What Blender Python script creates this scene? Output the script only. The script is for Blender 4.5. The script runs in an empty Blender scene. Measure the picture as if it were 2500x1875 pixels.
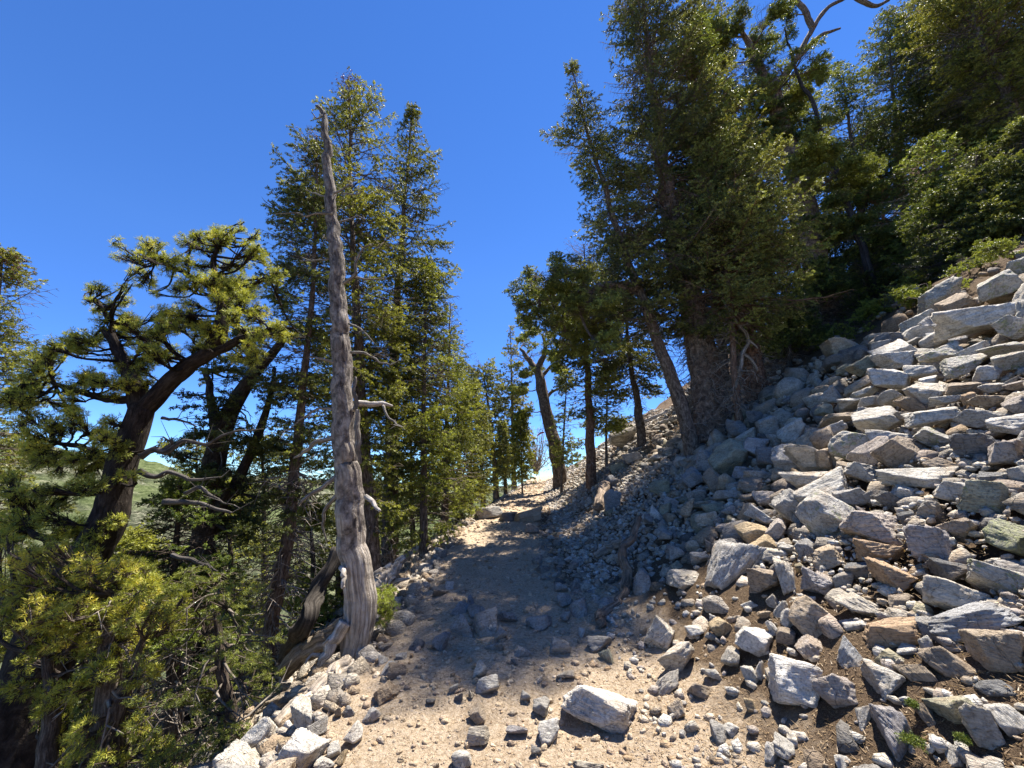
import bpy, math, random
import numpy as np
from mathutils import Matrix, Vector, Quaternion

C = bpy.context.scene.collection
sc = bpy.context.scene
R0 = np.random.default_rng(7)
random.seed(7)

# ------------------------------------------------------------------ camera
FPX = 972.0                     # focal length in pixels of the 2500 px wide photograph
PITCH = math.radians(13.0)
EYE = np.array([0.0, 0.0, 1.6])
cam_d = bpy.data.cameras.new("camera")
cam_d.sensor_width = 36.0
cam_d.lens = 36.0 * FPX / 2500.0
cam_d.clip_start = 0.05
cam_d.clip_end = 20000.0
cam = bpy.data.objects.new("camera", cam_d)
C.objects.link(cam)
cam.location = EYE
cam.rotation_euler = (math.pi / 2 + PITCH, 0, 0)
sc.camera = cam

# ------------------------------------------------------------------ light
SUN_AZ, SUN_EL = math.radians(42.0), math.radians(67.0)
SUN = np.array([math.sin(SUN_AZ) * math.cos(SUN_EL), math.cos(SUN_AZ) * math.cos(SUN_EL), math.sin(SUN_EL)])
sd = bpy.data.lights.new("sun", 'SUN')
sd.energy = 5.0
sd.angle = math.radians(0.5)
sd.color = (1.0, 0.95, 0.86)
so = bpy.data.objects.new("sun", sd)
C.objects.link(so)
so.rotation_euler = Vector(-SUN).to_track_quat('-Z', 'Y').to_euler()
w = bpy.data.worlds.new("World")
sc.world = w
w.use_nodes = True
nt = w.node_tree
nt.nodes.clear()
sky = nt.nodes.new('ShaderNodeTexSky')
sky.sky_type = 'NISHITA'
sky.sun_disc = False
sky.sun_elevation = SUN_EL
sky.sun_rotation = SUN_AZ
sky.altitude = 3300
sky.air_density = 1.0
sky.dust_density = 0.0
sky.ozone_density = 2.0
bg = nt.nodes.new('ShaderNodeBackground')
bg.inputs['Strength'].default_value = 0.105
wo = nt.nodes.new('ShaderNodeOutputWorld')
hs = nt.nodes.new('ShaderNodeHueSaturation')
hs.inputs['Saturation'].default_value = 1.26
hs.inputs['Hue'].default_value = 0.51
nt.links.new(sky.outputs[0], hs.inputs['Color'])
wtc = nt.nodes.new('ShaderNodeTexCoord'); wsx = nt.nodes.new('ShaderNodeSeparateXYZ')
nt.links.new(wtc.outputs['Generated'], wsx.inputs[0])
wr = nt.nodes.new('ShaderNodeValToRGB')      # clear thin mountain air: blue nearly down to the horizon
wr.color_ramp.elements[0].position = 0.0; wr.color_ramp.elements[0].color = (0.45, 0.66, 0.9, 1)
wr.color_ramp.elements[1].position = 0.45; wr.color_ramp.elements[1].color = (1, 1, 1, 1)
nt.links.new(wsx.outputs['Z'], wr.inputs[0])
wm = nt.nodes.new('ShaderNodeMix'); wm.data_type = 'RGBA'; wm.blend_type = 'MULTIPLY'; wm.inputs[0].default_value = 1.0
nt.links.new(hs.outputs[0], wm.inputs[6]); nt.links.new(wr.outputs[0], wm.inputs[7])
nt.links.new(wm.outputs[2], bg.inputs['Color'])
nt.links.new(bg.outputs[0], wo.inputs['Surface'])
sc.view_settings.view_transform = 'Standard'
sc.view_settings.look = 'None'
sc.view_settings.exposure = 1.42
sc.view_settings.gamma = 1.0
sc.cycles.max_bounces = 6
sc.cycles.diffuse_bounces = 3
sc.cycles.glossy_bounces = 2
sc.cycles.transmission_bounces = 3
sc.cycles.caustics_reflective = False
sc.cycles.caustics_refractive = False

# ------------------------------------------------------------------ pixel <-> world helpers
cp, sp = math.cos(PITCH), math.sin(PITCH)


def ray(u, v):
    a, k = (np.asarray(u, float) - 1250.0) / FPX, (937.5 - np.asarray(v, float)) / FPX
    return np.stack([a, cp - sp * k, sp + cp * k], -1)


def W(u, v, y):
    r = ray(u, v)
    return EYE + r * (y / r[..., 1])[..., None]


def proj(P):
    P = np.asarray(P, float) - EYE
    d = P[..., 1] * cp + P[..., 2] * sp
    up = -P[..., 1] * sp + P[..., 2] * cp
    return 1250 + FPX * P[..., 0] / d, 937.5 - FPX * up / d, d


# ------------------------------------------------------------------ noise
def _h(ix, iy, iz):
    n = (ix * 374761393 + iy * 668265263 + iz * 2147483647 + 1013904223) & 0xffffffff
    n = ((n ^ (n >> 13)) * 1274126177) & 0xffffffff
    n = (n ^ (n >> 16)) & 0xffffffff
    return n / 4294967295.0 * 2 - 1


def noise3(p):
    p = np.asarray(p, float)
    i = np.floor(p).astype(np.int64)
    f = p - i
    f = f * f * (3 - 2 * f)
    r = 0
    for dx in (0, 1):
        wx = f[..., 0] if dx else 1 - f[..., 0]
        for dy in (0, 1):
            wy = f[..., 1] if dy else 1 - f[..., 1]
            for dz in (0, 1):
                wz = f[..., 2] if dz else 1 - f[..., 2]
                r = r + wx * wy * wz * _h(i[..., 0] + dx, i[..., 1] + dy, i[..., 2] + dz)
    return r


def fbm(p, o=4, g=0.5):
    p = np.asarray(p, float)
    r, a = 0, 1.0
    for k in range(o):
        r = r + a * noise3(p * 2.03 ** k + k * 17.3)
        a *= g
    return r


def fbm2(x, y, s, o=4, z=0.0):
    return fbm(np.stack([x * s, y * s, np.full_like(x, z)], -1), o)


def sstep(a, b, x):
    t = np.clip((x - a) / (b - a), 0, 1)
    return t * t * (3 - 2 * t)


# ------------------------------------------------------------------ terrain
YL = [-60, 0, 4.5, 8.6, 12.3, 20, 25, 32, 60, 200]
XL = [-4, -1.35, -1.15, -1.2, -0.6, 0.6, 1.3, 3.0, 18, 120]
YR = [-60, 0, 3.5, 5.1, 9, 15.5, 25, 32, 60, 200]
XR = [0, 1.1, 1.1, 1.15, 1.2, 1.5, 2.6, 4.4, 20, 122]


def xl(y): return np.interp(y, YL, XL)
def xr(y): return np.interp(y, YR, XR)


def Hs(x, y):
    """smooth terrain height"""
    x = np.asarray(x, float); y = np.asarray(y, float)
    z = 0.064 * np.clip(y, -40, 25)
    over = np.clip(y - 25, 0, None)
    z = z - np.where(over < 10, 0.022 * over ** 2, 2.2 + 0.44 * (over - 10))
    dr = x - xr(y)
    rise = 0.67 * (np.sqrt(dr ** 2 + 0.35 ** 2) + dr) / 2
    rise = np.where(rise > 28, 28 + (rise - 28) * 0.35, rise)
    dl = xl(y) - x
    fall = 0.68 * (np.sqrt(dl ** 2 + 0.3 ** 2) + dl) / 2
    z = z + rise - fall
    zz = -150.0
    return np.where(z < -120, zz + 30 * np.exp(np.clip((z + 120) / 30, -50, 0)), np.minimum(z, 140))


def H(x, y):
    x = np.asarray(x, float); y = np.asarray(y, float)
    z = Hs(x, y)
    dr, dl = x - xr(y), xl(y) - x
    off = np.clip(np.maximum(dr, dl), 0, 3) / 3
    z = z + fbm2(x, y, 0.45, 3) * (0.03 + 0.22 * off)
    z = z + fbm2(x, y, 2.2, 4, 5.0) * (0.016 + 0.05 * off) + np.abs(fbm2(x, y, 7.0, 3, 9.0)) * 0.012
    return z


def hit(u, v):
    """first terrain point on the ray through a photo pixel"""
    r = ray(u, v)
    t = np.linspace(0.6, 60, 2400)
    P = EYE + r * t[:, None]
    g = P[:, 2] - Hs(P[:, 0], P[:, 1])
    k = np.where(g < 0)[0]
    if len(k) == 0:
        return None
    k = max(k[0], 1)
    a = g[k - 1] / (g[k - 1] - g[k])
    return P[k - 1] * (1 - a) + P[k] * a


# ------------------------------------------------------------------ mesh helpers
def mesh_tris(name, V, F, attrs=None, smooth=False):
    """V (n,3), F (m,3) or (m,4)"""
    V = np.asarray(V, np.float32); F = np.asarray(F, np.int32)
    me = bpy.data.meshes.new(name)
    k = F.shape[1]
    me.vertices.add(len(V)); me.vertices.foreach_set('co', V.ravel())
    me.loops.add(F.size); me.loops.foreach_set('vertex_index', F.ravel())
    me.polygons.add(len(F)); me.polygons.foreach_set('loop_start', np.arange(0, F.size, k, dtype=np.int32))
    me.polygons.foreach_set('loop_total', np.full(len(F), k, np.int32))
    if smooth:
        me.polygons.foreach_set('use_smooth', np.ones(len(F), bool))
    for nm, arr in (attrs or {}).items():
        arr = np.asarray(arr, np.float32)
        if arr.ndim == 1:
            a = me.attributes.new(nm, 'FLOAT', 'POINT'); a.data.foreach_set('value', arr)
        else:
            a = me.attributes.new(nm, 'FLOAT_VECTOR', 'POINT'); a.data.foreach_set('vector', arr.ravel())
    me.update(calc_edges=True)
    return me


def link(name, me, mat, parent=None, color=None, loc=None):
    o = bpy.data.objects.new(name, me)
    C.objects.link(o)
    if me is not None and mat is not None and not me.materials:
        me.materials.append(mat)
    if parent is not None:
        o.parent = parent
    if color is not None:
        o.color = color
    if loc is not None:
        o.location = loc
    return o


def tag(o, label=None, cat=None, group=None, kind=None):
    if label: o['label'] = label
    if cat: o['category'] = cat
    if group: o['group'] = group
    if kind: o['kind'] = kind
    return o


def thing(name, loc, label, cat, group=None):
    o = bpy.data.objects.new(name, None)
    o.empty_display_size = 0.2
    C.objects.link(o)
    o.location = loc
    return tag(o, label, cat, group)


# ------------------------------------------------------------------ materials
def mat_new(name):
    m = bpy.data.materials.new(name)
    m.use_nodes = True
    t = m.node_tree
    t.nodes.clear()
    out = t.nodes.new('ShaderNodeOutputMaterial')
    return m, t, out


def N(t, typ, **kw):
    n = t.nodes.new(typ)
    for k, v in kw.items():
        if k in n.inputs.keys():
            n.inputs[k].default_value = v
        else:
            setattr(n, k, v)
    return n


def L(t, a, b): t.links.new(a, b)


def ramp(t, fac, stops):
    n = t.nodes.new('ShaderNodeValToRGB')
    e = n.color_ramp.elements
    while len(e) < len(stops): e.new(0.5)
    for k, (p, c) in enumerate(stops):
        e[k].position = p
        e[k].color = (*c, 1) if len(c) == 3 else c
    L(t, fac, n.inputs[0])
    return n.outputs[0]


def mixc(t, fac, a, b, mode='MIX'):
    n = t.nodes.new('ShaderNodeMix')
    n.data_type = 'RGBA'; n.blend_type = mode
    for s, val in ((0, fac), (6, a), (7, b)):
        if isinstance(val, (int, float)): n.inputs[s].default_value = val
        elif isinstance(val, tuple): n.inputs[s].default_value = (*val, 1)
        else: L(t, val, n.inputs[s])
    return n.outputs[2]


def noise(t, vec, scale, detail=4, rough=0.55, dist=0.0):
    n = N(t, 'ShaderNodeTexNoise', Scale=scale, Detail=detail, Roughness=rough, Distortion=dist)
    if vec is not None: L(t, vec, n.inputs['Vector'])
    return n.outputs['Fac']


def math_(t, op, a, b=None):
    n = t.nodes.new('ShaderNodeMath'); n.operation = op
    for s, val in ((0, a), (1, b)):
        if val is None: continue
        if isinstance(val, (int, float)): n.inputs[s].default_value = val
        else: L(t, val, n.inputs[s])
    return n.outputs[0]


def mapping(t, vec, scale):
    n = t.nodes.new('ShaderNodeMapping'); n.inputs['Scale'].default_value = scale
    L(t, vec, n.inputs['Vector'])
    return n.outputs[0]


def finish(t, out, col, rough=0.9, bump=None, bstr=0.4, bdist=0.01, spec=0.25):
    b = N(t, 'ShaderNodeBsdfPrincipled', Roughness=rough)
    b.inputs['Specular IOR Level'].default_value = spec
    L(t, col, b.inputs['Base Color'])
    if bump is not None:
        n = N(t, 'ShaderNodeBump', Strength=bstr, Distance=bdist)
        L(t, bump, n.inputs['Height']); L(t, n.outputs[0], b.inputs['Normal'])
    L(t, b.outputs[0], out.inputs['Surface'])
    return b


def rock_material(name, use_attr):
    m, t, out = mat_new(name)
    geo = N(t, 'ShaderNodeNewGeometry')
    pos = geo.outputs['Position']
    if use_attr:
        a = N(t, 'ShaderNodeAttribute', attribute_name='col'); base = a.outputs['Color']; alpha = None
    else:
        oi = N(t, 'ShaderNodeObjectInfo'); base = oi.outputs['Color']; alpha = oi.outputs['Alpha']
    n1 = noise(t, pos, 9, 5, 0.6)
    n2 = noise(t, pos, 60, 5, 0.65)
    if use_attr:
        st = noise(t, mapping(t, pos, (20, 20, 70)), 1.0, 4, 0.6, 0.6)
    else:
        tc = N(t, 'ShaderNodeTexCoord')
        st = noise(t, mapping(t, tc.outputs['Object'], (2.2, 3.0, 15)), 1.0, 6, 0.65, 0.8)
    c = mixc(t, 1.0, base, ramp(t, n1, [(0.25, (0.62, 0.6, 0.58)), (0.55, (1.0, 1.0, 1.0)), (0.8, (1.12, 1.1, 1.05))]), 'MULTIPLY')
    c = mixc(t, 1.0, c, ramp(t, st, [(0.3, (0.66, 0.63, 0.61)), (0.5, (1.0, 1.0, 1.0)), (0.75, (1.12, 1.1, 1.08))]), 'MULTIPLY')
    c = mixc(t, 1.0, c, ramp(t, n2, [(0.3, (0.5, 0.48, 0.45)), (0.5, (1.0, 1.0, 1.0)), (0.72, (1.1, 1.1, 1.09))]), 'MULTIPLY')
    # rusty stain patches of their own shape
    n3 = noise(t, pos, 5.5, 4, 0.55)
    rust = ramp(t, n3, [(0.56, (0, 0, 0)), (0.68, (1, 1, 1))])
    c = mixc(t, math_(t, 'MULTIPLY', rust, 0.4), c, (0.40, 0.27, 0.15))
    if alpha is not None:
        n4 = noise(t, pos, 14, 6, 0.7)
        n5 = noise(t, pos, 48, 4, 0.7)
        k = math_(t, 'ADD', math_(t, 'MULTIPLY', n4, 0.7), math_(t, 'MULTIPLY', n5, 0.3))
        thr = math_(t, 'SUBTRACT', 0.72, math_(t, 'MULTIPLY', alpha, 0.27))
        msk = math_(t, 'MULTIPLY', math_(t, 'GREATER_THAN', k, thr), 0.75)
        c = mixc(t, msk, c, ramp(t, n5, [(0.4, (0.18, 0.18, 0.13)), (0.66, (0.34, 0.36, 0.14))]))
    vo = N(t, 'ShaderNodeTexVoronoi', Scale=5.0, feature='DISTANCE_TO_EDGE')
    wv = t.nodes.new('ShaderNodeVectorMath'); wv.operation = 'ADD'
    nc = N(t, 'ShaderNodeTexNoise', Scale=7.0, Detail=3.0); L(t, pos, nc.inputs['Vector'])
    sv = t.nodes.new('ShaderNodeVectorMath'); sv.operation = 'SCALE'; sv.inputs['Scale'].default_value = 0.25; L(t, nc.outputs['Color'], sv.inputs[0])
    L(t, pos, wv.inputs[0]); L(t, sv.outputs[0], wv.inputs[1]); L(t, wv.outputs[0], vo.inputs['Vector'])
    crack = ramp(t, vo.outputs['Distance'], [(0.0, (0, 0, 0)), (0.022, (1, 1, 1))])
    c = mixc(t, 0.22, c, crack, 'MULTIPLY')
    h = math_(t, 'ADD', math_(t, 'ADD', math_(t, 'MULTIPLY', n2, 0.6), math_(t, 'MULTIPLY', st, 1.0)), math_(t, 'MULTIPLY', crack, 0.25))
    finish(t, out, c, 0.88, h, 0.95, 0.03, 0.2)
    return m


M_ROCK = rock_material('rock', False)
M_RUBBLE = rock_material('rubble_rock', True)

# ground: tan trail dust, brown litter, stony dirt
M_GROUND, t, out = mat_new('stony_dirt')
geo = N(t, 'ShaderNodeNewGeometry'); pos = geo.outputs['Position']
zone = N(t, 'ShaderNodeAttribute', attribute_name='zone').outputs['Fac']   # 0 trail .. 1 litter
n1 = noise(t, pos, 3.0, 6, 0.6); n2 = noise(t, pos, 40, 6, 0.7); n3 = noise(t, pos, 170, 4, 0.7)
vor = N(t, 'ShaderNodeTexVoronoi', Scale=38.0); L(t, pos, vor.inputs['Vector'])
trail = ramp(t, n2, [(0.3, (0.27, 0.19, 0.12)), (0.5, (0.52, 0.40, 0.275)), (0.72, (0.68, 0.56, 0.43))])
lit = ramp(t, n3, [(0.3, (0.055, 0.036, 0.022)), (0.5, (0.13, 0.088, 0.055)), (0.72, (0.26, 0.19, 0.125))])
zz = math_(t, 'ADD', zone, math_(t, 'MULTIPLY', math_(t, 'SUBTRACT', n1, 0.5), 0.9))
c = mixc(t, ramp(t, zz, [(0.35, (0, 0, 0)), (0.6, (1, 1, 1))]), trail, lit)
far = N(t, 'ShaderNodeAttribute', attribute_name='far').outputs['Fac']
c = mixc(t, far, c, ramp(t, noise(t, pos, .3, 6, .7), [(0.35, (0.03, 0.04, 0.02)), (0.65, (0.11, 0.12, 0.06))]))
c = mixc(t, 0.5, c, ramp(t, n1, [(0.3, (0.75, 0.73, 0.7)), (0.7, (1.2, 1.2, 1.2))]), 'MULTIPLY')
h = math_(t, 'ADD', math_(t, 'MULTIPLY', n2, 1.0), math_(t, 'MULTIPLY', n3, 0.5))
finish(t, out, c, 0.97, h, 1.0, 0.035, 0.1)

M_HILL, t, out = mat_new('far_forest_slope')
geo = N(t, 'ShaderNodeNewGeometry'); pos = geo.outputs['Position']
n1 = noise(t, pos, 0.006, 4, 0.6); n2 = noise(t, pos, 0.055, 8, 0.85)
g = ramp(t, n2, [(0.35, (0.018, 0.024, 0.016)), (0.5, (0.085, 0.09, 0.055)), (0.66, (0.30, 0.28, 0.20))])
g2 = ramp(t, n2, [(0.35, (0.025, 0.034, 0.016)), (0.5, (0.09, 0.11, 0.045)), (0.68, (0.2, 0.21, 0.11))])
c = mixc(t, ramp(t, n1, [(0.45, (0, 0, 0)), (0.55, (1, 1, 1))]), g, g2)
finish(t, out, c, 1.0, n2, 1.0, 4.0, 0.0)


def wood_material(name, dark, mid, lightc, scale, strips, bdist, lich=0.0):
    m, t, out = mat_new(name)
    g = N(t, 'ShaderNodeAttribute', attribute_name='grain').outputs['Vector']
    oi = N(t, 'ShaderNodeObjectInfo').outputs['Color']
    geo = N(t, 'ShaderNodeNewGeometry'); pos = geo.outputs['Position']
    s = noise(t, mapping(t, g, strips), scale, 6, 0.65, 0.5)
    n2 = noise(t, pos, 14, 4, 0.6)
    n3 = noise(t, pos, 90, 4, 0.6)
    c = ramp(t, s, [(0.32, dark), (0.5, mid), (0.68, lightc)])
    c = mixc(t, 1.0, c, ramp(t, n2, [(0.3, (0.6, 0.58, 0.56)), (0.7, (1.3, 1.28, 1.25))]), 'MULTIPLY')
    c = mixc(t, 0.6, c, ramp(t, n3, [(0.3, (0.6, 0.6, 0.6)), (0.7, (1.35, 1.35, 1.35))]), 'MULTIPLY')
    c = mixc(t, 1.0, c, oi, 'MULTIPLY')
    finish(t, out, c, 0.9, s, 1.0, bdist, 0.2)
    return m


M_BARK = wood_material('scaly_bark', (0.05, 0.037, 0.03), (0.155, 0.122, 0.1), (0.33, 0.285, 0.24), 1.0, (16, 16, 10), 0.025)
M_DEAD = wood_material('weathered_wood', (0.1, 0.088, 0.075), (0.36, 0.33, 0.295), (0.62, 0.585, 0.54), 1.0, (11, 11, 2.2), 0.012)


def leaf_material(name, stops, trans=0.3):
    m, t, out = mat_new(name)
    a = N(t, 'ShaderNodeAttribute', attribute_name='tint').outputs['Fac']
    oi = N(t, 'ShaderNodeObjectInfo').outputs['Color']
    c = mixc(t, 1.0, ramp(t, a, stops), (1.1, 1.1, 1.04), 'MULTIPLY')
    c = mixc(t, 1.0, c, oi, 'MULTIPLY')
    b = N(t, 'ShaderNodeBsdfPrincipled', Roughness=0.5)
    b.inputs['Specular IOR Level'].default_value = 0.35
    L(t, c, b.inputs['Base Color'])
    tr = N(t, 'ShaderNodeBsdfTranslucent')
    c2 = mixc(t, 1.0, c, (1.25, 1.2, 0.55), 'MULTIPLY')
    L(t, c2, tr.inputs['Color'])
    mx = N(t, 'ShaderNodeMixShader'); mx.inputs[0].default_value = trans
    L(t, b.outputs[0], mx.inputs[1]); L(t, tr.outputs[0], mx.inputs[2])
    L(t, mx.outputs[0], out.inputs['Surface'])
    return m


M_SPRUCE = leaf_material('spruce_needles', [(0.0, (0.055, 0.07, 0.028)), (0.45, (0.145, 0.155, 0.05)), (0.8, (0.27, 0.27, 0.08)), (1.0, (0.33, 0.35, 0.12))])
M_PINE = leaf_material('pine_needles', [(0.0, (0.065, 0.08, 0.028)), (0.5, (0.17, 0.19, 0.055)), (0.85, (0.28, 0.29, 0.08)), (1.0, (0.38, 0.33, 0.11))])
M_CONE = leaf_material('cone_scales', [(0.0, (0.10, 0.035, 0.03)), (1.0, (0.22, 0.09, 0.06))], 0.05)
M_DRY = leaf_material('dry_needles', [(0.0, (0.20, 0.13, 0.07)), (1.0, (0.46, 0.34, 0.2))], 0.2)
M_MOSS = leaf_material('moss_leaf', [(0.0, (0.05, 0.07, 0.012)), (1.0, (0.2, 0.24, 0.04))], 0.2)

# ------------------------------------------------------------------ geometry: tubes
def norm(a): return a / np.maximum(np.linalg.norm(a, axis=-1, keepdims=True), 1e-9)


def resample(pts, rad, n):
    """smooth (Catmull-Rom) resampling"""
    P = np.asarray(pts, float); r = np.asarray(rad, float)
    if len(P) < 3:
        s = np.linspace(0, 1, n)[:, None]
        return P[0] * (1 - s) + P[-1] * s, r[0] * (1 - s[:, 0]) + r[-1] * s[:, 0]
    d = np.r_[0, np.cumsum(np.linalg.norm(np.diff(P, axis=0), axis=1))]
    Q = np.vstack([2 * P[0] - P[1], P, 2 * P[-1] - P[-2]])
    s = np.linspace(0, d[-1], n)
    k = np.clip(np.searchsorted(d, s, side='right') - 1, 0, len(P) - 2)
    u = ((s - d[k]) / np.maximum(d[k + 1] - d[k], 1e-9))[:, None]
    a, b, c_, e = Q[k], Q[k + 1], Q[k + 2], Q[k + 3]
    out = 0.5 * (2 * b + (c_ - a) * u + (2 * a - 5 * b + 4 * c_ - e) * u ** 2 + (3 * b - a - 3 * c_ + e) * u ** 3)
    return out, np.interp(s, d, r)


class Geo:
    def __init__(s):
        s.V, s.F, s.A, s.n = [], [], [], 0

    def add(s, V, F, A):
        s.V.append(V); s.F.append(F + s.n); s.A.append(A); s.n += len(V)

    def tube(s, pts, rad, sides=10, n=None, rough=0.0, ridge=0.0, wig=0.0, seed=0, flare=0.0, lobes=5, cap=True):
        n = n or len(pts) * 4
        P, r = resample(pts, rad, n)
        if wig:
            q = np.linspace(0, n * 0.35, n)
            P = P + np.stack([noise3(np.stack([q, q * 0 + seed, q * 0 + 7.7 * j], -1)) for j in range(3)], -1) * wig * np.minimum(1, np.linspace(0, 4, n))[:, None]
        T = norm(np.gradient(P, axis=0))
        ref = np.array([0.0, 1, 0.2]) if abs(T[:, 1]).mean() < 0.8 else np.array([1.0, 0, 0.2])
        A = norm(np.cross(T, ref)); B = np.cross(T, A)
        th = np.linspace(0, 2 * math.pi, sides, endpoint=False)
        ln = np.r_[0, np.cumsum(np.linalg.norm(np.diff(P, axis=0), axis=1))]
        rr = np.repeat(r[:, None], sides, 1)
        if flare:
            fl = np.exp(-ln / (flare * r[0] * 2.2))[:, None] * (0.35 + 0.65 * np.abs(np.sin(th * lobes / 2 + seed))[None] ** 2) * flare * 0.6
            rr = rr * (1 + fl)
        if rough:
            q = np.stack([np.cos(th)[None] * 2 + 0 * ln[:, None] + seed, np.sin(th)[None] * 2 + 0 * ln[:, None], ln[:, None] / max(r.mean(), 0.01) * 0.45 + 0 * th[None]], -1)
            rr = rr * (1 + rough * fbm(q, 4))
        if ridge:
            tw = th[None] + ln[:, None] * 0.35
            q = np.stack([np.cos(tw) * 7 + seed, np.sin(tw) * 7, ln[:, None] * 0.9 + 0 * tw], -1)
            rr = rr * (1 + ridge * fbm(q, 3) - ridge * 1.2 * np.abs(fbm(q * 1.7 + 5, 2)))
        V = P[:, None] + (A[:, None] * np.cos(th)[None, :, None] + B[:, None] * np.sin(th)[None, :, None]) * rr[..., None]
        G = np.stack([np.repeat(np.cos(th)[None], n, 0) * (r[0] * 0 + 1) * 0.25 + seed, np.repeat(np.sin(th)[None], n, 0) * 0.25, np.repeat(ln[:, None], sides, 1)], -1)
        i = np.arange(n - 1)[:, None] * sides; j = np.arange(sides)[None]; j2 = (j + 1) % sides
        F = np.stack([i + j, i + j2, i + sides + j2, i + sides + j], -1).reshape(-1, 4)
        V = V.reshape(-1, 3); G = G.reshape(-1, 3)
        if cap:
            V = np.vstack([V, P[0], P[-1]]); G = np.vstack([G, G[0], G[-1]])
            m = n * sides
            c0 = np.stack([j[0], np.full(sides, m), np.full(sides, m), j2[0]], -1)
            # caps as degenerate-free triangles written as quads is unsafe: split into pairs of columns
            F = [F]
            jj = np.arange(0, sides - 1, 2)
            F.append(np.stack([np.full(len(jj), m), (jj + 2) % sides, jj + 1, jj], -1))
            o = (n - 1) * sides
            F.append(np.stack([np.full(len(jj), m + 1), o + jj, o + jj + 1, o + (jj + 2) % sides], -1))
            F = np.vstack(F)
        s.add(V, F, G)
        return P, r

    def twigs(s, P0, P1, r0, r1=None):
        """many straight tapered 3-sided twigs"""
        if len(P0) == 0: return
        r1 = r0 * 0.4 if r1 is None else r1
        T = norm(P1 - P0); ref = np.where(np.abs(T[:, 2:3]) < 0.9, np.array([[0, 0, 1.0]]), np.array([[1.0, 0, 0]]))
        A = norm(np.cross(T, ref)); B = np.cross(T, A)
        V = []
        for P, r in ((P0, r0), (P1, r1)):
            for a in range(3):
                th = a * 2 * math.pi / 3
                V.append(P + (A * math.cos(th) + B * math.sin(th)) * np.reshape(r, (-1, 1)))
        V = np.stack(V, 1)
        m = len(P0); o = np.arange(m)[:, None] * 6
        F = np.concatenate([o + np.array([[a, (a + 1) % 3, 3 + (a + 1) % 3, 3 + a]]) for a in range(3)], 0)
        G = np.zeros((m, 6, 3)); G[:, :, 2] = np.linspace(0, 40, m)[:, None]; G[:, 3:, 2] += 0.1
        s.add(V.reshape(-1, 3), F, G.reshape(-1, 3))

    def build(s, name, mat, parent, color=(1, 1, 1, 1), origin=(0, 0, 0), smooth=True):
        V = np.vstack(s.V) - np.asarray(origin); F = np.vstack(s.F); A = np.vstack(s.A)
        me = mesh_tris(name, V, F, {'grain': A}, smooth)
        return link(name, me, mat, parent, color)


# ------------------------------------------------------------------ foliage
def needles(P0, P1, nn, ln, wd, tint, rng, fwd=0.7, tjit=0.12):
    """nn needle triangles round every shoot; returns V (k,3), tint (k)"""
    m = len(P0)
    if m == 0: return np.zeros((0, 3)), np.zeros(0)
    ax = norm(P1 - P0)
    t = rng.random((m, nn)) ** 0.8
    base = P0[:, None] + (P1 - P0)[:, None] * t[..., None]
    rd = rng.normal(size=(m, nn, 3)); rd -= (rd * ax[:, None]).sum(-1, keepdims=True) * ax[:, None]; rd = norm(rd)
    l = ln * (0.7 + 0.6 * rng.random((m, nn, 1)))
    tip = base + (ax[:, None] * fwd + rd * (1 - fwd * 0.35)) * l
    side = norm(np.cross(norm(tip - base), rng.normal(size=(m, nn, 3)))) * wd * 0.5
    mid = base + (tip - base) * 0.25
    V = np.stack([mid - side, mid + side, tip], 2).reshape(-1, 3)
    tn = np.clip(tint[:, None] + rng.normal(size=(m, nn)) * tjit, 0, 1)
    return V, np.repeat(tn.ravel(), 3)


def foliage_object(name, VT, mat, parent, color, origin):
    V = np.vstack([a for a, b in VT]) - np.asarray(origin); T = np.concatenate([b for a, b in VT])
    F = np.arange(len(V), dtype=np.int32).reshape(-1, 3)
    return link(name, mesh_tris(name, V, F, {'tint': T}), mat, parent, color)


UP = np.array([0, 0, 1.0])


def spray(rng, P0, D, Lb, elev, droop, sp2, sp3, shoot, flat=1.0, bare=0.18):
    """one conifer bough: returns shoots (P0,P1), twigs (P0,P1), and centre line"""
    Dh = norm(np.array([D[0], D[1], 0.0]) + 1e-6); S = np.cross(Dh, UP)
    bend = rng.normal() * 0.18
    f = lambda s: P0 + Lb * (Dh * (s - 0.08 * s ** 2)[:, None] + UP * (elev * s - droop * s ** 1.5 + (droop * 0.62) * s ** 3)[:, None] + S * (bend * s ** 2)[:, None])
    n2 = max(3, int(Lb * (1 - bare) / sp2))
    s = np.repeat(np.linspace(bare, 1.0, n2), 2) + rng.normal(size=n2 * 2) * 0.01
    s = np.clip(s, 0, 1)
    side = np.tile([1.0, -1.0], n2)
    tl = (0.42 * Lb * (1 - s) ** 0.8 * np.minimum(1, s * 2.6) + 0.07) * (0.45 + 0.75 * rng.random(n2 * 2))
    tl = np.minimum(tl, 0.55)
    B = f(s)
    dr = norm(Dh[None] * 0.75 + S[None] * side[:, None] * 0.8 + UP[None] * (rng.normal(size=n2 * 2) * 0.3 - 0.22)[:, None])
    E = B + dr * tl[:, None] - UP * (tl * tl * 0.5)[:, None]
    m = np.maximum(1, np.ceil(tl / sp3)).astype(int)
    idx = np.repeat(np.arange(len(tl)), m)
    k = np.concatenate([np.arange(q) for q in m]) / np.repeat(m, m)
    Q = B[idx] + (E - B)[idx] * (k + rng.random(len(k)) * 0.12)[:, None]
    d2 = norm(dr[idx] * 0.9 + rng.normal(size=(len(idx), 3)) * 0.5 + Dh * 0.35 + UP * 0.08)
    Q1 = Q + d2 * shoot * (0.6 + 0.7 * rng.random((len(idx), 1)))
    Q = np.vstack([Q, E]); Q1 = np.vstack([Q1, E + norm(dr + rng.normal(size=dr.shape) * 0.2) * shoot])
    line = f(np.linspace(0, 1, 6))
    return Q, Q1, B, E, line


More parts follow.
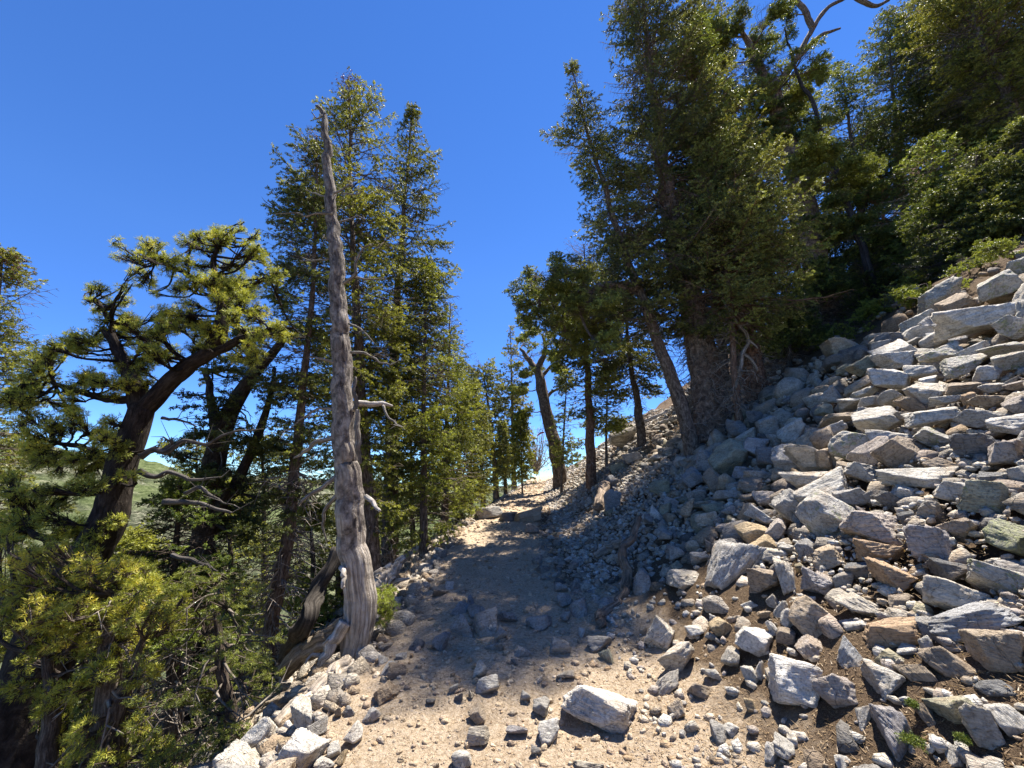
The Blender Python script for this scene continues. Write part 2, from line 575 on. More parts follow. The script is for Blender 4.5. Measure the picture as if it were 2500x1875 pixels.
DN, DW, DB = 2.4, 1.7, 1.6


def spruce(name, label, cat, y, way, prof, rbase, nb=110, seed=0, sp2=0.10, sp3=0.06, shoot=0.075, nn=9, nl=0.026, nw=0.009,
           elev=0.15, droop=0.45, col=(1, 1, 1, 1), bark=(1, 1, 1, 1), group=None, dead=0, cones=0, tintm=0.45, lenvar=0.45, top_r=0.012, mat=None, ground=True, flare=0.5, trunk_px=None, tj=0.2, clump=0.0):
    rng = np.random.default_rng(seed)
    nn = int(nn * DN); nw *= DW; nl *= 1.15; nb = int(nb * DB); sp2 *= .85
    wp = np.array([W(u, v, y) for u, v in way])
    if ground:
        b = wp[0]; g = float(Hs(b[0], b[1]))
        if b[2] > g - 0.2:
            dirn = norm(wp[0] - wp[1]); dirn = dirn * 0.35 + np.array([0, 0, -1]) * 0.65
            k = (b[2] - g + 0.35) / max(-dirn[2], 0.3)
            wp = np.vstack([b + dirn * k, wp])
    base = wp[0].copy(); base[2] = min(wp[0][2], float(Hs(wp[0][0], wp[0][1])) + 0.05)
    d = np.r_[0, np.cumsum(np.linalg.norm(np.diff(wp, axis=0), axis=1))]
    Ht = d[-1]
    rad = np.maximum(rbase * 0.8 * (1 - d / Ht) ** 1.05, top_r)
    root = thing(name, base, label, cat, group)
    wood = Geo()
    P, r = wood.tube(wp, rad, sides=14, n=max(24, int(Ht * 7)), rough=0.13, wig=rbase * 0.12, seed=seed % 13, flare=flare)
    seg = np.r_[0, np.cumsum(np.linalg.norm(np.diff(P, axis=0), axis=1))]
    # profile in pixels -> metres at this depth
    pv = np.array([p[0] for p in prof], float); pl = np.array([p[1] for p in prof], float); pr = np.array([p[2] for p in prof], float)
    _, pvv, dep = proj(P)
    ok = (pvv >= pv[0] - 1) & (pvv <= pv[-1])
    idx = np.where(ok)[0]
    S0, S1, T0, T1, TI = [], [], [], [], []
    CT0, CT1 = [], []
    az = rng.random() * 6.28
    for i in range(nb):
        q = (i + rng.random()) / nb
        k = idx[0] + q ** 0.9 * (idx[-1] - idx[0])
        k0 = int(k); fr = k - k0; k1 = min(k0 + 1, len(P) - 1)
        p = P[k0] * (1 - fr) + P[k1] * fr
        vv = pvv[k0] * (1 - fr) + pvv[k1] * fr
        az += 2.4 + rng.normal() * 0.5
        c_, s_ = math.cos(az), math.sin(az)
        lp, rp = np.interp(vv, pv, pl), np.interp(vv, pv, pr)
        px = rp if c_ > 0 else lp
        px = abs(c_) * px + (1 - abs(c_)) * (lp + rp) / 2
        Lb = 1.14 * px / FPX * dep[k0] * (1 - lenvar + lenvar * 1.25 * rng.random() ** 0.7)
        Lb = max(Lb, 0.07)
        rel = q  # 0 low .. 1 top
        el = elev + (rel ** 2) * 0.7 + rng.normal() * 0.1
        dp = droop * (1 - rel * 0.75)
        a, b2, t0, t1, line = spray(rng, p, (c_, s_, 0), Lb, el, dp, sp2, sp3, shoot)
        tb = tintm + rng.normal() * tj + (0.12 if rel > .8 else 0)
        S0.append(a); S1.append(b2); T0.append(t0); T1.append(t1)
        TI.append(np.clip(tb + rng.normal(size=len(a)) * 0.2, 0, 1))
        br = max(0.006, min(0.035, Lb * 0.014))
        if Lb > 0.2:
            wood.twigs(line[:-1], line[1:], br * np.linspace(1, .35, 5), br * np.linspace(.87, .2, 5))
        if cones and rel > 0.86 and Lb > 0.05:
            tips = b2[rng.random(len(b2)) < cones]
            CT0.append(tips); CT1.append(tips + np.array([0, 0, -0.06]) + rng.normal(size=tips.shape) * 0.02)
    S0 = np.vstack(S0); S1 = np.vstack(S1); T0 = np.vstack(T0); T1 = np.vstack(T1); TI = np.concatenate(TI)
    if True:
        # natural gaps: boughs come in clumps, with hollows between them
        keep = fbm(S0 * np.array([1, 1, 1.5]) * (clump or 1.8) * 0.9 * 8 / (y + 2) + seed, 2) + rng.random(len(S0)) * 0.3 > 0.03
        S0, S1, TI = S0[keep], S1[keep], TI[keep]
    wood.twigs(T0, T1, np.full(len(T0), 0.004), np.full(len(T0), 0.002))
    if dead:
        tw = Geo(); dead_twigs(tw, rng, P, r, pvv, pv[-1], dead)
        if tw.V: tag(tw.build('dead_twigs', M_DEAD, root, (.75, .7, .65, 1), base), kind='stuff')
    tr = wood.build('trunk', M_BARK, root, bark, base)
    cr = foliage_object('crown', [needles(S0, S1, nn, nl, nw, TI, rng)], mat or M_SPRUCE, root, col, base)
    if CT0:
        c0 = np.vstack(CT0); c1 = np.vstack(CT1)
        tag(foliage_object('cones', [needles(c0, c1, 7, 0.03, 0.018, rng.random(len(c0)), rng, 0.3)], M_CONE, root, (1, 1, 1, 1), base), kind='stuff')
    return root, len(S0) * nn


def dead_twigs(wood, rng, P, r, pvv, vcut, n, Lm=0.5):
    """grey dead twigs on the lower bole, drooping"""
    idx = np.where(pvv > vcut - 120)[0]
    idx = idx[idx > 1]
    if len(idx) == 0: return
    k = rng.choice(idx, n)
    az = rng.random(n) * 6.28
    D = np.stack([np.cos(az), np.sin(az), rng.normal(size=n) * 0.35 - 0.1], -1)
    p = P[k] + D * r[k][:, None] * 0.8
    l = Lm * (0.25 + rng.random(n) * 0.9)
    w0 = 0.006 + 0.008 * rng.random(n)
    for j in range(5):
        q = p + D * (l / 5)[:, None]
        wood.twigs(p, q, w0 * (1 - j * 0.17), w0 * (1 - (j + 1) * 0.17))
        if j in (1, 2, 3):
            D2 = norm(D + rng.normal(size=D.shape) * 0.8)
            wood.twigs(q, q + D2 * (l * 0.35)[:, None], w0 * 0.5, w0 * 0.2)
        p = q
        D = norm(D + rng.normal(size=D.shape) * 0.35 + np.array([0, 0, -0.3]))


def blob_tree(name, label, cat, y, limbs, blobs, seed=0, kind='pine', dens=1.0, col=(1, 1, 1, 1), bark=(1, 1, 1, 1), group=None,
              tuft=0.07, nn=22, nl=0.05, nw=0.0045, tintm=0.5, deads=(), ground=True, zflat=0.85, wiggle=0.02, deadn=0, mat=None, anchor=None):
    """limbs: [[(u,v,rpx),...],...]; blobs: [(u,v,rpx[,dy])]. Each blob is a mass of foliage at the end of its own branch."""
    rng = np.random.default_rng(seed)
    if kind == 'pine': dens *= 0.95; nw *= 1.1; nn = int(nn * 1.35)
    else: dens *= 0.95; nn = int(nn * DN * (1.5 if y < 4.6 else 1)); nw *= (.72 if y < 4.6 else DW); nl *= 1.1
    LP = []
    for li, lb in enumerate(limbs):
        pts = np.array([W(q[0], q[1], y + (q[3] if len(q) > 3 else 0)) for q in lb]); rr = np.array([q[2] for q in lb]) / FPX * y
        if li == 0 and ground:
            b = pts[0]; g = float(Hs(b[0], b[1])) - 0.3
            if b[2] > g:
                dirn = norm(pts[0] - pts[1]) * 0.4 + np.array([0, 0, -0.6])
                k = (b[2] - g) / max(-dirn[2], 0.3)
                pts = np.vstack([b + dirn * k, pts]); rr = np.r_[rr[0] * 1.15, rr]
        LP.append((pts, rr))
    base = LP[0][0][0].copy(); base[2] = min(base[2], float(Hs(base[0], base[1])) + 0.05)
    root = thing(name, base, label, cat, group)
    wood = Geo(); AP, AR = [], []
    for i, (pts, rr) in enumerate(LP):
        P, r = wood.tube(pts, rr, sides=14 if i == 0 else 8, n=max(16, len(pts) * 7), rough=0.14, wig=wiggle, seed=seed % 11 + i, flare=0.4 if (i == 0 and ground) else 0)
        AP.append(P[len(P) // 4:] if i == 0 else P); AR.append(r[len(r) // 4:] if i == 0 else r)
    AP = np.vstack(AP); AR = np.concatenate(AR)
    S0, S1, TI = [], [], []
    if kind == 'pine':   # break every mass into uneven lobes
        nb_ = []
        for bl in blobs:
            for q in range(4):
                nb_.append((bl[0] + rng.normal() * bl[2] * .6, bl[1] + rng.normal() * bl[2] * .45, bl[2] * (.4 + .3 * rng.random()), (bl[3] if len(bl) > 3 else 0) + rng.normal() * .22 * y / 4))
        blobs = nb_
    for bl in blobs:
        u, v, rp = bl[:3]; rp = rp * 1.15; dy = bl[3] if len(bl) > 3 else rng.normal() * 0.25 * y / 4
        c_ = W(u, v, y + dy); Rr = rp / FPX * (y + dy)
        dd = np.linalg.norm(AP - c_, axis=1) + 0.6 * np.maximum(0, AP[:, 2] - c_[2])
        k = int(np.argmin(dd)); a = AP[k]
        md = (a + c_) / 2 + np.array([rng.normal() * .05, rng.normal() * .05, -0.12 * np.linalg.norm(c_ - a)])
        br = min(AR[k] * 0.7, 0.006 + 0.012 * np.linalg.norm(c_ - a) + Rr * 0.03)
        BP, _ = wood.tube([a, md, c_ + (c_ - md) * 0.15], [br, br * 0.7, br * 0.3], sides=6, n=9, wig=0.02, seed=int(rng.integers(50)))
        tb = tintm + rng.normal() * 0.12
        if kind == 'pine':
            m = int(dens * 62 * (Rr / 0.2) ** 2)
            q = rng.normal(size=(m, 3)); q = norm(q) * rng.random((m, 1)) ** 0.45 * Rr
            q[:, 2] *= zflat; q[:, 1] *= 0.8
            E = c_ + q
            # twigs from points on the branch towards each tuft
            kk = rng.integers(4, 9, m)
            st = BP[kk] + rng.normal(size=(m, 3)) * Rr * 0.08
            d = norm(norm(E - st) + np.array([0, 0, 0.25]) + rng.normal(size=(m, 3)) * 0.35)
            wood.twigs(st, E, np.full(m, 0.005), np.full(m, 0.0025))
            S0.append(E - d * tuft * 0.5); S1.append(E + d * tuft * 0.5)
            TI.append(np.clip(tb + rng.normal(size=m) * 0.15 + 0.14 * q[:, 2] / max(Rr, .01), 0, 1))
        else:
            m = max(3, int(dens * 7 * (Rr / 0.2)))
            for j in range(m):
                o = c_ + rng.normal(size=3) * Rr * 0.42
                dxy = norm(c_ - a) * 0.8 + rng.normal(size=3) * 0.7
                o = o - norm(np.array([dxy[0], dxy[1], 0])) * Rr * 0.35
                A_, B_, t0, t1, line = spray(rng, o, dxy, Rr * (0.9 + 0.5 * rng.random()), 0.1, 0.45, 0.055, 0.045, tuft, bare=0.05)
                kp = fbm(A_ * 2.6 * 8 / (y + 4) + seed, 2) + rng.random(len(A_)) * 0.25 > (-0.02 if y > 4.8 else -0.3)
                A_, B_ = A_[kp], B_[kp]
                S0.append(A_); S1.append(B_); TI.append(np.clip(tb + rng.normal(size=len(A_)) * 0.2, 0, 1))
                wood.twigs(t0, t1, np.full(len(t0), 0.003), np.full(len(t0), 0.0015))
                wood.twigs(line[:-1], line[1:], np.full(5, 0.005), np.full(5, 0.004))
                wood.twigs(BP[5][None], o[None], np.array([0.006]), np.array([0.005]))
    if deadn:
        P, r = resample(LP[0][0], LP[0][1], 30)
        tw = Geo(); dead_twigs(tw, rng, P, r, proj(P)[1], -999, deadn, 0.45)
        tag(tw.build('dead_twigs', M_DEAD, root, (.5, .47, .44, 1), base), kind='stuff')
    wood.build('trunk', M_BARK, root, bark, base)
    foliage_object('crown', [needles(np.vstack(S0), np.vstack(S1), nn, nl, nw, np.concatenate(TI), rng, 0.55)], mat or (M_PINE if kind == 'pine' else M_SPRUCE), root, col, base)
    for k, dl in enumerate(deads):
        g = Geo()
        pts = np.array([W(q[0], q[1], y + (q[3] if len(q) > 3 else -0.1)) for q in dl]); rr = np.array([q[2] for q in dl]) / FPX * y
        P, r = g.tube(pts, rr, sides=8, n=len(pts) * 5, wig=0.015, rough=0.15, seed=k + 3)
        m = 8
        kk = rng.integers(len(P) // 3, len(P), m)
        g.twigs(P[kk], P[kk] + norm(rng.normal(size=(m, 3)) + np.array([0.5, 0, 0.2])) * (0.08 + 0.15 * rng.random((m, 1))), np.full(m, 0.004), np.full(m, 0.0015))
        g.build('dead_branch', M_DEAD, root, (0.28, 0.27, 0.27, 1), base)
    return root


# ------------------------------------------------------------------ ground sheet
def axis(lo, a, b, hi, step, g=1.07):
    mid = list(np.arange(a, b, step)); s = step; x = mid[-1]
    right = []
    while x < hi:
        s *= g; x += s; right.append(x)
    left = []; s = step; x = mid[0]
    while x > lo:
        s *= g; x -= s; left.append(x)
    return np.array(left[::-1] + mid + right)


xs = axis(-6000, -2.6, 5.5, 6000, 0.035, 1.055)
ys = axis(-6000, 1.2, 10.5, 6000, 0.04, 1.055)
X, Y = np.meshgrid(xs, ys)
Z = H(X, Y)
# sink the talus ground between the piled rocks so the gaps fall dark
drr = X - xr(Y)
Z = Z - 0.16 * sstep(0.7, 1.8, drr) * (X < 40)
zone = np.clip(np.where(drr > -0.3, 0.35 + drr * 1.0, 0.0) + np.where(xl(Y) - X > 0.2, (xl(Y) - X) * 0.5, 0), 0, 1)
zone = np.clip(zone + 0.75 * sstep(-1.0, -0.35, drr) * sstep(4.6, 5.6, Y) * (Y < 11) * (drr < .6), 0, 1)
ny, nx = X.shape
idx = np.arange(nx * ny).reshape(ny, nx)
F = np.stack([idx[:-1, :-1], idx[:-1, 1:], idx[1:, 1:], idx[1:, :-1]], -1).reshape(-1, 4)
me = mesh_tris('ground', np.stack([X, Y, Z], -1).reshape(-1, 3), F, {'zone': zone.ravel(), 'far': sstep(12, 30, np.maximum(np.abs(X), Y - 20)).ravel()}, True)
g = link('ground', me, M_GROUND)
tag(g, kind='structure')

# far forested hill across the valley, left
hx, hy = np.meshgrid(np.linspace(-2600, 200, 420), np.linspace(250, 2600, 300))
az = np.degrees(np.arctan2(hx, hy)); rr_ = np.hypot(hx, hy)
crest = np.interp(az, [-90, -70, -55, -50, -44, -38, -30, 0], [210, 140, 95, 78, 45, 10, -12, -50])
hz = -150 + (crest + 150) * sstep(500, 1500, rr_) - 40 * sstep(1700, 3000, rr_)
hz = hz + fbm2(hx, hy, 0.01, 4) * 10 + np.abs(fbm2(hx, hy, 0.06, 2, 3.0)) * 5 - 4 - 30 * (1 - sstep(400, 600, rr_))
ny, nx = hx.shape
idx = np.arange(nx * ny).reshape(ny, nx)
F = np.stack([idx[:-1, :-1], idx[:-1, 1:], idx[1:, 1:], idx[1:, :-1]], -1).reshape(-1, 4)
tag(link('hills', mesh_tris('hills', np.stack([hx, hy, hz], -1).reshape(-1, 3), F, None, True), M_HILL), kind='structure')


# ------------------------------------------------------------------ rocks
def ico(n):
    import bmesh
    b = bmesh.new(); bmesh.ops.create_icosphere(b, subdivisions=n, radius=1.0)
    V = np.array([v.co[:] for v in b.verts]); F = np.array([[v.index for v in f.verts] for f in b.faces]); b.free()
    return norm(V), F


ICO = {k: ico(k) for k in (1, 2, 4, 5)}


def rock_shape(seed, lvl, detail=True, planes=11, sharp=70):
    rng = np.random.default_rng(seed)
    D, F = ICO[lvl]
    n = np.vstack([np.eye(3), -np.eye(3)]) + rng.normal(size=(6, 3)) * 0.28
    n = norm(np.vstack([n, rng.normal(size=(planes - 6, 3))]))
    h = np.r_[0.6 + 0.32 * rng.random(6), 0.7 + 0.3 * rng.random(planes - 6)]
    dn = np.clip(D @ n.T, 0.02, None) / h
    r = 1.0 / (np.sum(dn ** sharp, 1)) ** (1.0 / sharp)
    V = D * r[:, None]
    if detail:
        q = V * 1.3 + seed * 3.7
        strat = fbm(V * np.array([1.2, 1.6, 6.0]) + seed, 4)
        dsp = 0.06 * fbm(q, 3) + 0.04 * fbm(q * 3.5, 5, .6) - 0.05 * np.abs(strat)
        V = V * (1 + dsp)[:, None]
    ext = np.abs(V).max(0)
    V = V / ext
    return V, F


SH5 = [mesh_tris('rock', *rock_shape(100 + i, 5, planes=9 + i % 5), None, True) for i in range(14)]
SH4 = [mesh_tris('rock', *rock_shape(200 + i, 4, planes=9 + i % 6), None, True) for i in range(30)]
for m_ in SH5 + SH4: m_.materials.append(M_ROCK)

COL = dict(  # warm greys of weathered gneiss
    grey=(0.38, 0.355, 0.32), bluegrey=(0.335, 0.33, 0.325), pale=(0.53, 0.495, 0.435), white=(0.63, 0.59, 0.53), cream=(0.56, 0.50, 0.41),
    tan=(0.46, 0.37, 0.27), brown=(0.34, 0.275, 0.21), rusty=(0.44, 0.31, 0.20), ochre=(0.52, 0.40, 0.25), olive=(0.36, 0.34, 0.25),
    dark=(0.20, 0.195, 0.19), pinkish=(0.44, 0.38, 0.33), lilac=(0.38, 0.35, 0.34), green=(0.45, 0.42, 0.37))
CW = dict(bluegrey='blue-grey', white='whitish', pale='pale grey', rusty='rust-brown', dark='charcoal', lilac='purplish grey', green='lichen-spotted grey-green', ochre='ochre yellow', olive='olive-tan')

# u, v, width, height, tilt (deg, ccw), colour, own label or None ; pixels of the photograph
RK = [
 (1783,1120,97,68,20,'olive','big olive-tan block lying in the shade below the twig-covered trunk'),(1747,1099,41,25,15,'grey',0),(1720,1129,43,45,0,'bluegrey',0),(1837,1095,63,43,-10,'lilac',0),
 (1878,1122,52,52,0,'dark','round charcoal rock right of the big olive-tan block'),(1810,1156,43,29,5,'lilac',0),(1851,1163,57,32,-10,'grey',0),(1773,1178,45,34,0,'tan',0),(1742,1172,40,50,30,'brown',0),(1830,1188,79,34,5,'brown',0),
 (1776,1208,63,27,-5,'grey',0),(1826,1217,40,20,0,'brown',0),(1871,1215,50,36,15,'pinkish',0),(1905,1210,45,40,25,'tan',0),(1690,1167,45,38,-40,'bluegrey',0),(1615,1190,54,38,-10,'olive',0),(1699,1212,43,27,10,'grey',0),
 (1674,1249,38,52,0,'tan',0),(1706,1233,43,16,5,'tan',0),(1740,1240,47,23,5,'olive',0),(1778,1249,32,25,0,'grey',0),(1724,1269,54,34,5,'cream',0),(1640,1228,32,27,-30,'bluegrey',0),(1622,1244,30,27,0,'olive',0),
 (1602,1258,44,24,-50,'white',0),(1586,1269,27,36,0,'dark',0),(1826,1249,48,30,70,'tan',0),(1860,1264,72,38,-20,'white',0),(1837,1303,68,52,15,'ochre','ochre yellow rock sitting on top of another ochre rock'),
 (1860,1334,66,40,10,'ochre','blocky ochre rock directly under the upper ochre rock'),(1902,1291,40,50,-30,'pinkish',0),(1887,1357,52,34,10,'cream',0),(1921,1339,45,20,-5,'pale',0),(1941,1240,88,62,-45,'grey',0),
 (1903,1156,34,32,0,'tan',0),(1976,1172,118,38,4,'cream','long flat cream slab at the left edge of the sunlit talus'),(2020,1205,120,80,25,'pale',0),(1985,1125,108,50,0,'cream',0),(1930,1054,68,36,30,'pale',0),(1894,1072,38,30,0,'grey',0),
 (1873,1040,48,44,20,'grey',0),(1940,1026,46,30,0,'green',0),(1821,1068,54,27,20,'pale',0),(1837,1022,40,34,0,'dark',0),(1800,1048,42,42,0,'dark',0),(1966,1340,66,48,-60,'grey',0),(2020,1360,62,72,0,'tan',0),
 (1640,1348,50,32,0,'pinkish',0),(1624,1307,33,27,0,'pinkish',0),(1686,1332,38,25,0,'cream',0),(1710,1359,45,36,0,'grey',0),(1735,1340,30,36,0,'brown',0),
 (1782,1378,150,92,58,'grey','tall split grey boulder standing on end beside the litter patch'),
 (2402,778,205,105,12,'white','largest pale boulder with a flat sunlit top near the upper right edge'),(2444,694,101,58,20,'green',0),(2487,650,60,50,0,'green',0),(2339,741,76,47,10,'brown',0),(2472,803,75,60,-20,'green',0),
 (2242,814,68,30,0,'white',0),(2228,834,45,20,15,'grey',0),(2267,834,60,32,20,'pale',0),(2291,866,95,57,0,'green',0),(2368,861,77,46,10,'white',0),(2452,854,92,44,10,'green',0),(2466,884,90,50,20,'green',0),
 (2332,900,104,55,-10,'green','dark green block with bright lichen below the largest pale boulder'),(2410,915,60,42,0,'white',0),(2195,878,86,66,20,'white',0),(2249,906,62,36,0,'pale',0),(2115,893,79,38,10,'olive',0),(2063,904,36,22,0,'olive',0),
 (2145,852,52,34,0,'grey',0),(2176,825,74,34,0,'dark',0),(2030,886,60,36,5,'dark',0),(2104,866,36,30,0,'dark',0),(2133,918,40,30,40,'tan',0),(2181,927,99,50,-20,'white',0),(2093,945,64,28,25,'tan',0),(2038,965,59,43,20,'pale',0),
 (2072,985,66,41,0,'pale',0),(2111,960,57,24,20,'pale',0),(2122,981,50,25,10,'cream',0),(2165,974,61,45,20,'pale',0),(2258,963,79,52,0,'cream',0),(2271,929,40,30,0,'white',0),(2352,949,90,32,5,'brown',0),(2316,976,80,34,15,'pale',0),
 (2361,974,36,34,0,'rusty',0),(2429,945,60,26,0,'pale',0),(2416,979,86,34,0,'tan',0),(2480,940,48,28,0,'pinkish',0),(2484,990,48,40,20,'pinkish',0),(2215,992,72,34,-40,'brown',0),(2210,1017,34,26,0,'tan',0),(2013,1003,40,28,0,'olive',0),
 (2043,1022,88,26,8,'tan',0),(2142,1028,108,66,-10,'pale',0),(2106,1008,30,26,0,'grey',0),(2034,1048,66,28,20,'pale',0),(2010,1075,66,38,45,'brown',0),(2289,1017,130,64,0,'pale','broad triangular pale rock in the middle of the sunlit talus'),
 (2391,1026,92,52,0,'grey','square-edged grey block right of the triangular rock'),(2466,1037,80,50,0,'white',0),(2086,1087,117,75,5,'green','large grey-green lichen-patched boulder with a flat front'),(2190,1112,116,92,40,'brown','dark brown rough-faced boulder tilted on its corner'),
 (2280,1073,98,45,-25,'green',0),(2370,1089,117,72,0,'dark',0),(2454,1105,84,72,-20,'pinkish',0),(2490,1085,40,38,0,'pale',0),(2311,1141,86,36,-18,'brown',0),(2013,1123,40,50,0,'tan',0),(2054,1139,43,24,0,'tan',0),(2104,1153,82,62,0,'pale',0),
 (2249,1170,158,62,0,'pale','wide pale grey slab leaning below the dark brown boulder'),(2430,1170,75,34,0,'dark',0),(2486,1160,48,50,20,'pale',0),(2070,1217,90,42,10,'grey',0),(2124,1215,36,32,0,'grey',0),(2167,1225,84,42,-30,'dark',0),
 (2208,1213,64,46,-20,'white','small whitish block with a dark hole in its face'),(2340,1205,90,60,-10,'pale',0),(2420,1225,118,98,-10,'olive','large shaded olive-brown boulder near the right edge'),(2485,1225,40,44,0,'dark',0),
 (2122,1285,138,118,10,'pinkish','large peaked grey-tan boulder above the orange-stained block'),(2275,1250,98,70,10,'grey',0),(2215,1270,36,40,0,'dark',0),(2350,1290,98,76,-30,'brown',0),(2262,1325,128,92,0,'lilac','blocky grey-brown boulder with a slate-coloured band'),
 (2150,1348,108,66,15,'rusty','orange-stained block wedged under the peaked boulder'),(2450,1315,130,85,-20,'green','boulder crusted with yellow-green lichen at the right edge'),(2430,1408,145,100,-30,'green',0),(2183,1408,98,72,0,'rusty',0),
 (2325,1392,100,50,0,'dark',0),(2104,1394,64,42,0,'dark',0),(2060,1418,44,40,0,'grey',0),(2010,1428,40,52,0,'pinkish',0),(2312,1455,145,68,-10,'cream',0),(2194,1478,62,54,0,'brown',0),(2108,1480,128,46,-25,'cream','long cream slab slanting down to the right above the loose litter'),
 (2375,1512,210,85,20,'bluegrey','big blue-grey striped slab above the large tan boulder'),(2090,1532,60,38,10,'white',0),(2183,1554,132,72,12,'rusty','long orange-brown rock with a sunlit top'),(2441,1592,150,120,-10,'tan','large rounded tan boulder on the right edge'),
 (2075,1611,86,68,60,'bluegrey',0),(2222,1590,58,48,0,'white',0),(2158,1665,92,86,0,'pale',0),(2248,1656,98,64,-45,'tan',0),(2319,1629,118,72,-35,'brown',0),(2266,1582,34,56,0,'pale',0),(2262,1534,38,56,0,'grey',0),(2043,1697,92,84,10,'pinkish',0),
 (2350,1735,145,92,25,'olive','olive sandy-looking boulder low on the right'),(2430,1685,95,60,0,'dark',0),(2181,1780,128,100,-50,'lilac','angular purplish grey boulder with moss at its foot'),(2217,1717,56,30,0,'white',0),(2270,1755,78,38,-60,'brown',0),
 (2400,1785,95,118,0,'cream',0),(2478,1765,126,84,-50,'pale',0),(2106,1755,78,34,80,'white',0),(2335,1850,70,38,80,'white',0),(2392,1866,92,36,-15,'white',0),(2060,1866,44,34,0,'white',0),
 (1660,1418,115,50,-3,'cream','flat cream rock with a brown underside above the litter patch'),(1570,1422,44,54,0,'pinkish',0),(1921,1416,83,55,80,'cream',0),(1866,1418,72,82,-10,'brown',0),(1803,1393,36,38,0,'olive',0),(1997,1427,72,62,0,'lilac',0),
 (1984,1507,106,94,-10,'tan','large tan lumpy boulder half sunk in needle litter'),(1912,1490,50,30,70,'pale',0),(1927,1513,38,46,0,'white',0),(1887,1472,34,34,0,'pale',0),(1918,1552,42,40,0,'brown',0),(1891,1540,44,22,-60,'white',0),
 (1842,1567,78,56,-15,'white',0),(1972,1585,92,70,-35,'pinkish',0),(1941,1664,120,110,0,'white','big whitish rounded boulder at the right foot of the trail'),(1832,1651,54,28,-60,'pale',0),(1855,1644,56,24,80,'white',0),(1884,1650,36,38,0,'cream',0),
 (1832,1723,28,34,0,'ochre',0),(1782,1606,52,36,70,'cream',0),(1740,1644,44,22,-5,'pale',0),(1710,1685,58,28,-5,'tan',0),(1697,1540,46,28,-5,'white',0),(1760,1533,48,42,30,'ochre',0),(1745,1515,34,22,0,'white',0),(1737,1554,28,16,-20,'pale',0),
 (1615,1553,84,62,40,'cream','cream pointed rock bedded in the right side of the trail'),(1658,1603,94,72,30,'cream','cream ridge-backed rock half buried below its smaller twin'),(1625,1669,86,34,50,'cream',0),(1571,1542,18,22,0,'tan',0),(1830,1479,34,22,30,'pale',0),
 (1864,1501,32,24,0,'tan',0),(1178,1524,72,74,10,'grey',0),(1130,1533,58,50,20,'grey',0),(1165,1497,42,30,0,'grey',0),(1124,1492,44,28,40,'bluegrey',0),(1148,1471,20,26,0,'bluegrey',0),(1222,1553,44,40,40,'grey',0),
 (1218,1583,64,22,0,'grey',0),(1078,1567,60,44,60,'bluegrey',0),(1020,1575,56,44,60,'dark',0),(975,1642,68,46,0,'brown',0),(938,1692,84,56,10,'brown',0),(932,1617,38,36,0,'white',0),(947,1635,60,34,60,'bluegrey',0),(980,1606,34,26,0,'grey',0),
 (1066,1449,52,34,45,'brown',0),(1097,1430,28,30,0,'white',0),(1006,1463,24,22,0,'white',0),(1238,1508,46,20,0,'grey',0),(1310,1520,66,30,15,'grey',0),(1380,1508,24,22,0,'grey',0),(1273,1592,42,32,0,'grey',0),(1256,1614,30,26,0,'grey',0),
 (1362,1580,58,38,0,'grey',0),(1173,1637,36,38,0,'cream',0),(1188,1672,56,40,0,'pale',0),(1108,1680,24,16,15,'pale',0),(1050,1712,32,18,0,'dark',0),(1124,1706,30,22,0,'dark',0),(1151,1699,14,24,0,'cream',0),(1281,1700,28,22,0,'pale',0),
 (1321,1724,42,38,-20,'grey','small grey pyramid-shaped stone left of the trail slab'),(1380,1650,46,20,5,'cream',0),
 (1465,1732,176,74,-14,'white','large flat whitish slab lying in the middle of the trail'),(1338,1784,56,46,10,'white','white cube-like stone just below left of the trail slab'),(1307,1835,32,22,0,'grey',0),(1174,1800,76,40,0,'cream',0),(1130,1853,56,38,0,'pale',0),
 (1166,1744,36,38,30,'tan',0),(1264,1784,56,18,0,'lilac',0),(1485,1605,48,34,-70,'olive',0),(1459,1572,66,34,8,'grey',0),(1557,1610,32,12,0,'brown',0),(1550,1578,26,22,0,'tan',0),(1652,1735,38,40,-40,'tan',0),(1752,1784,50,42,0,'grey',0),
 (1785,1780,36,26,0,'white',0),(1526,1832,20,18,0,'tan',0),(1665,1793,18,22,0,'white',0),(1740,1858,22,24,0,'brown',0),(1435,1868,80,14,0,'cream',0),(1412,1487,52,36,40,'grey',0),(1380,1470,36,32,0,'grey',0),(1365,1437,38,24,0,'grey',0),
 (1420,1550,28,18,70,'pale',0),(1919,1832,60,44,-20,'pale',0),(1882,1842,56,34,80,'white',0),
 (698,1819,50,62,0,'ochre','golden brown rounded rock low in the left bank'),(775,1782,76,50,35,'grey',0),(815,1828,46,44,0,'white',0),(836,1853,50,36,70,'ochre',0),(783,1862,80,36,10,'white',0),(868,1794,60,48,50,'white',0),(910,1745,70,38,35,'white',0),
 (824,1741,26,44,0,'tan',0),(751,1835,64,38,35,'grey',0),(698,1862,60,26,20,'grey',0),(661,1855,30,30,0,'white',0),(852,1737,42,34,30,'grey',0),(633,1806,40,28,30,'pale',0),
 (1280,1262,82,30,14,'tan','long tan rock crossing the trail below its crest'),(1197,1255,58,32,10,'grey','grey outcrop at the left edge of the trail below its crest'),(1298,1292,32,20,0,'grey',0),(1240,1262,40,24,0,'dark',0),
 (1547,1120,40,28,20,'grey',0),(1490,1180,34,26,60,'bluegrey',0),(1494,1225,40,46,0,'bluegrey',0),(1530,1338,36,40,0,'bluegrey',0),(1596,1118,46,24,30,'pale',0),(1512,1142,40,24,30,'olive',0),(1470,1108,26,18,0,'pale',0),
]
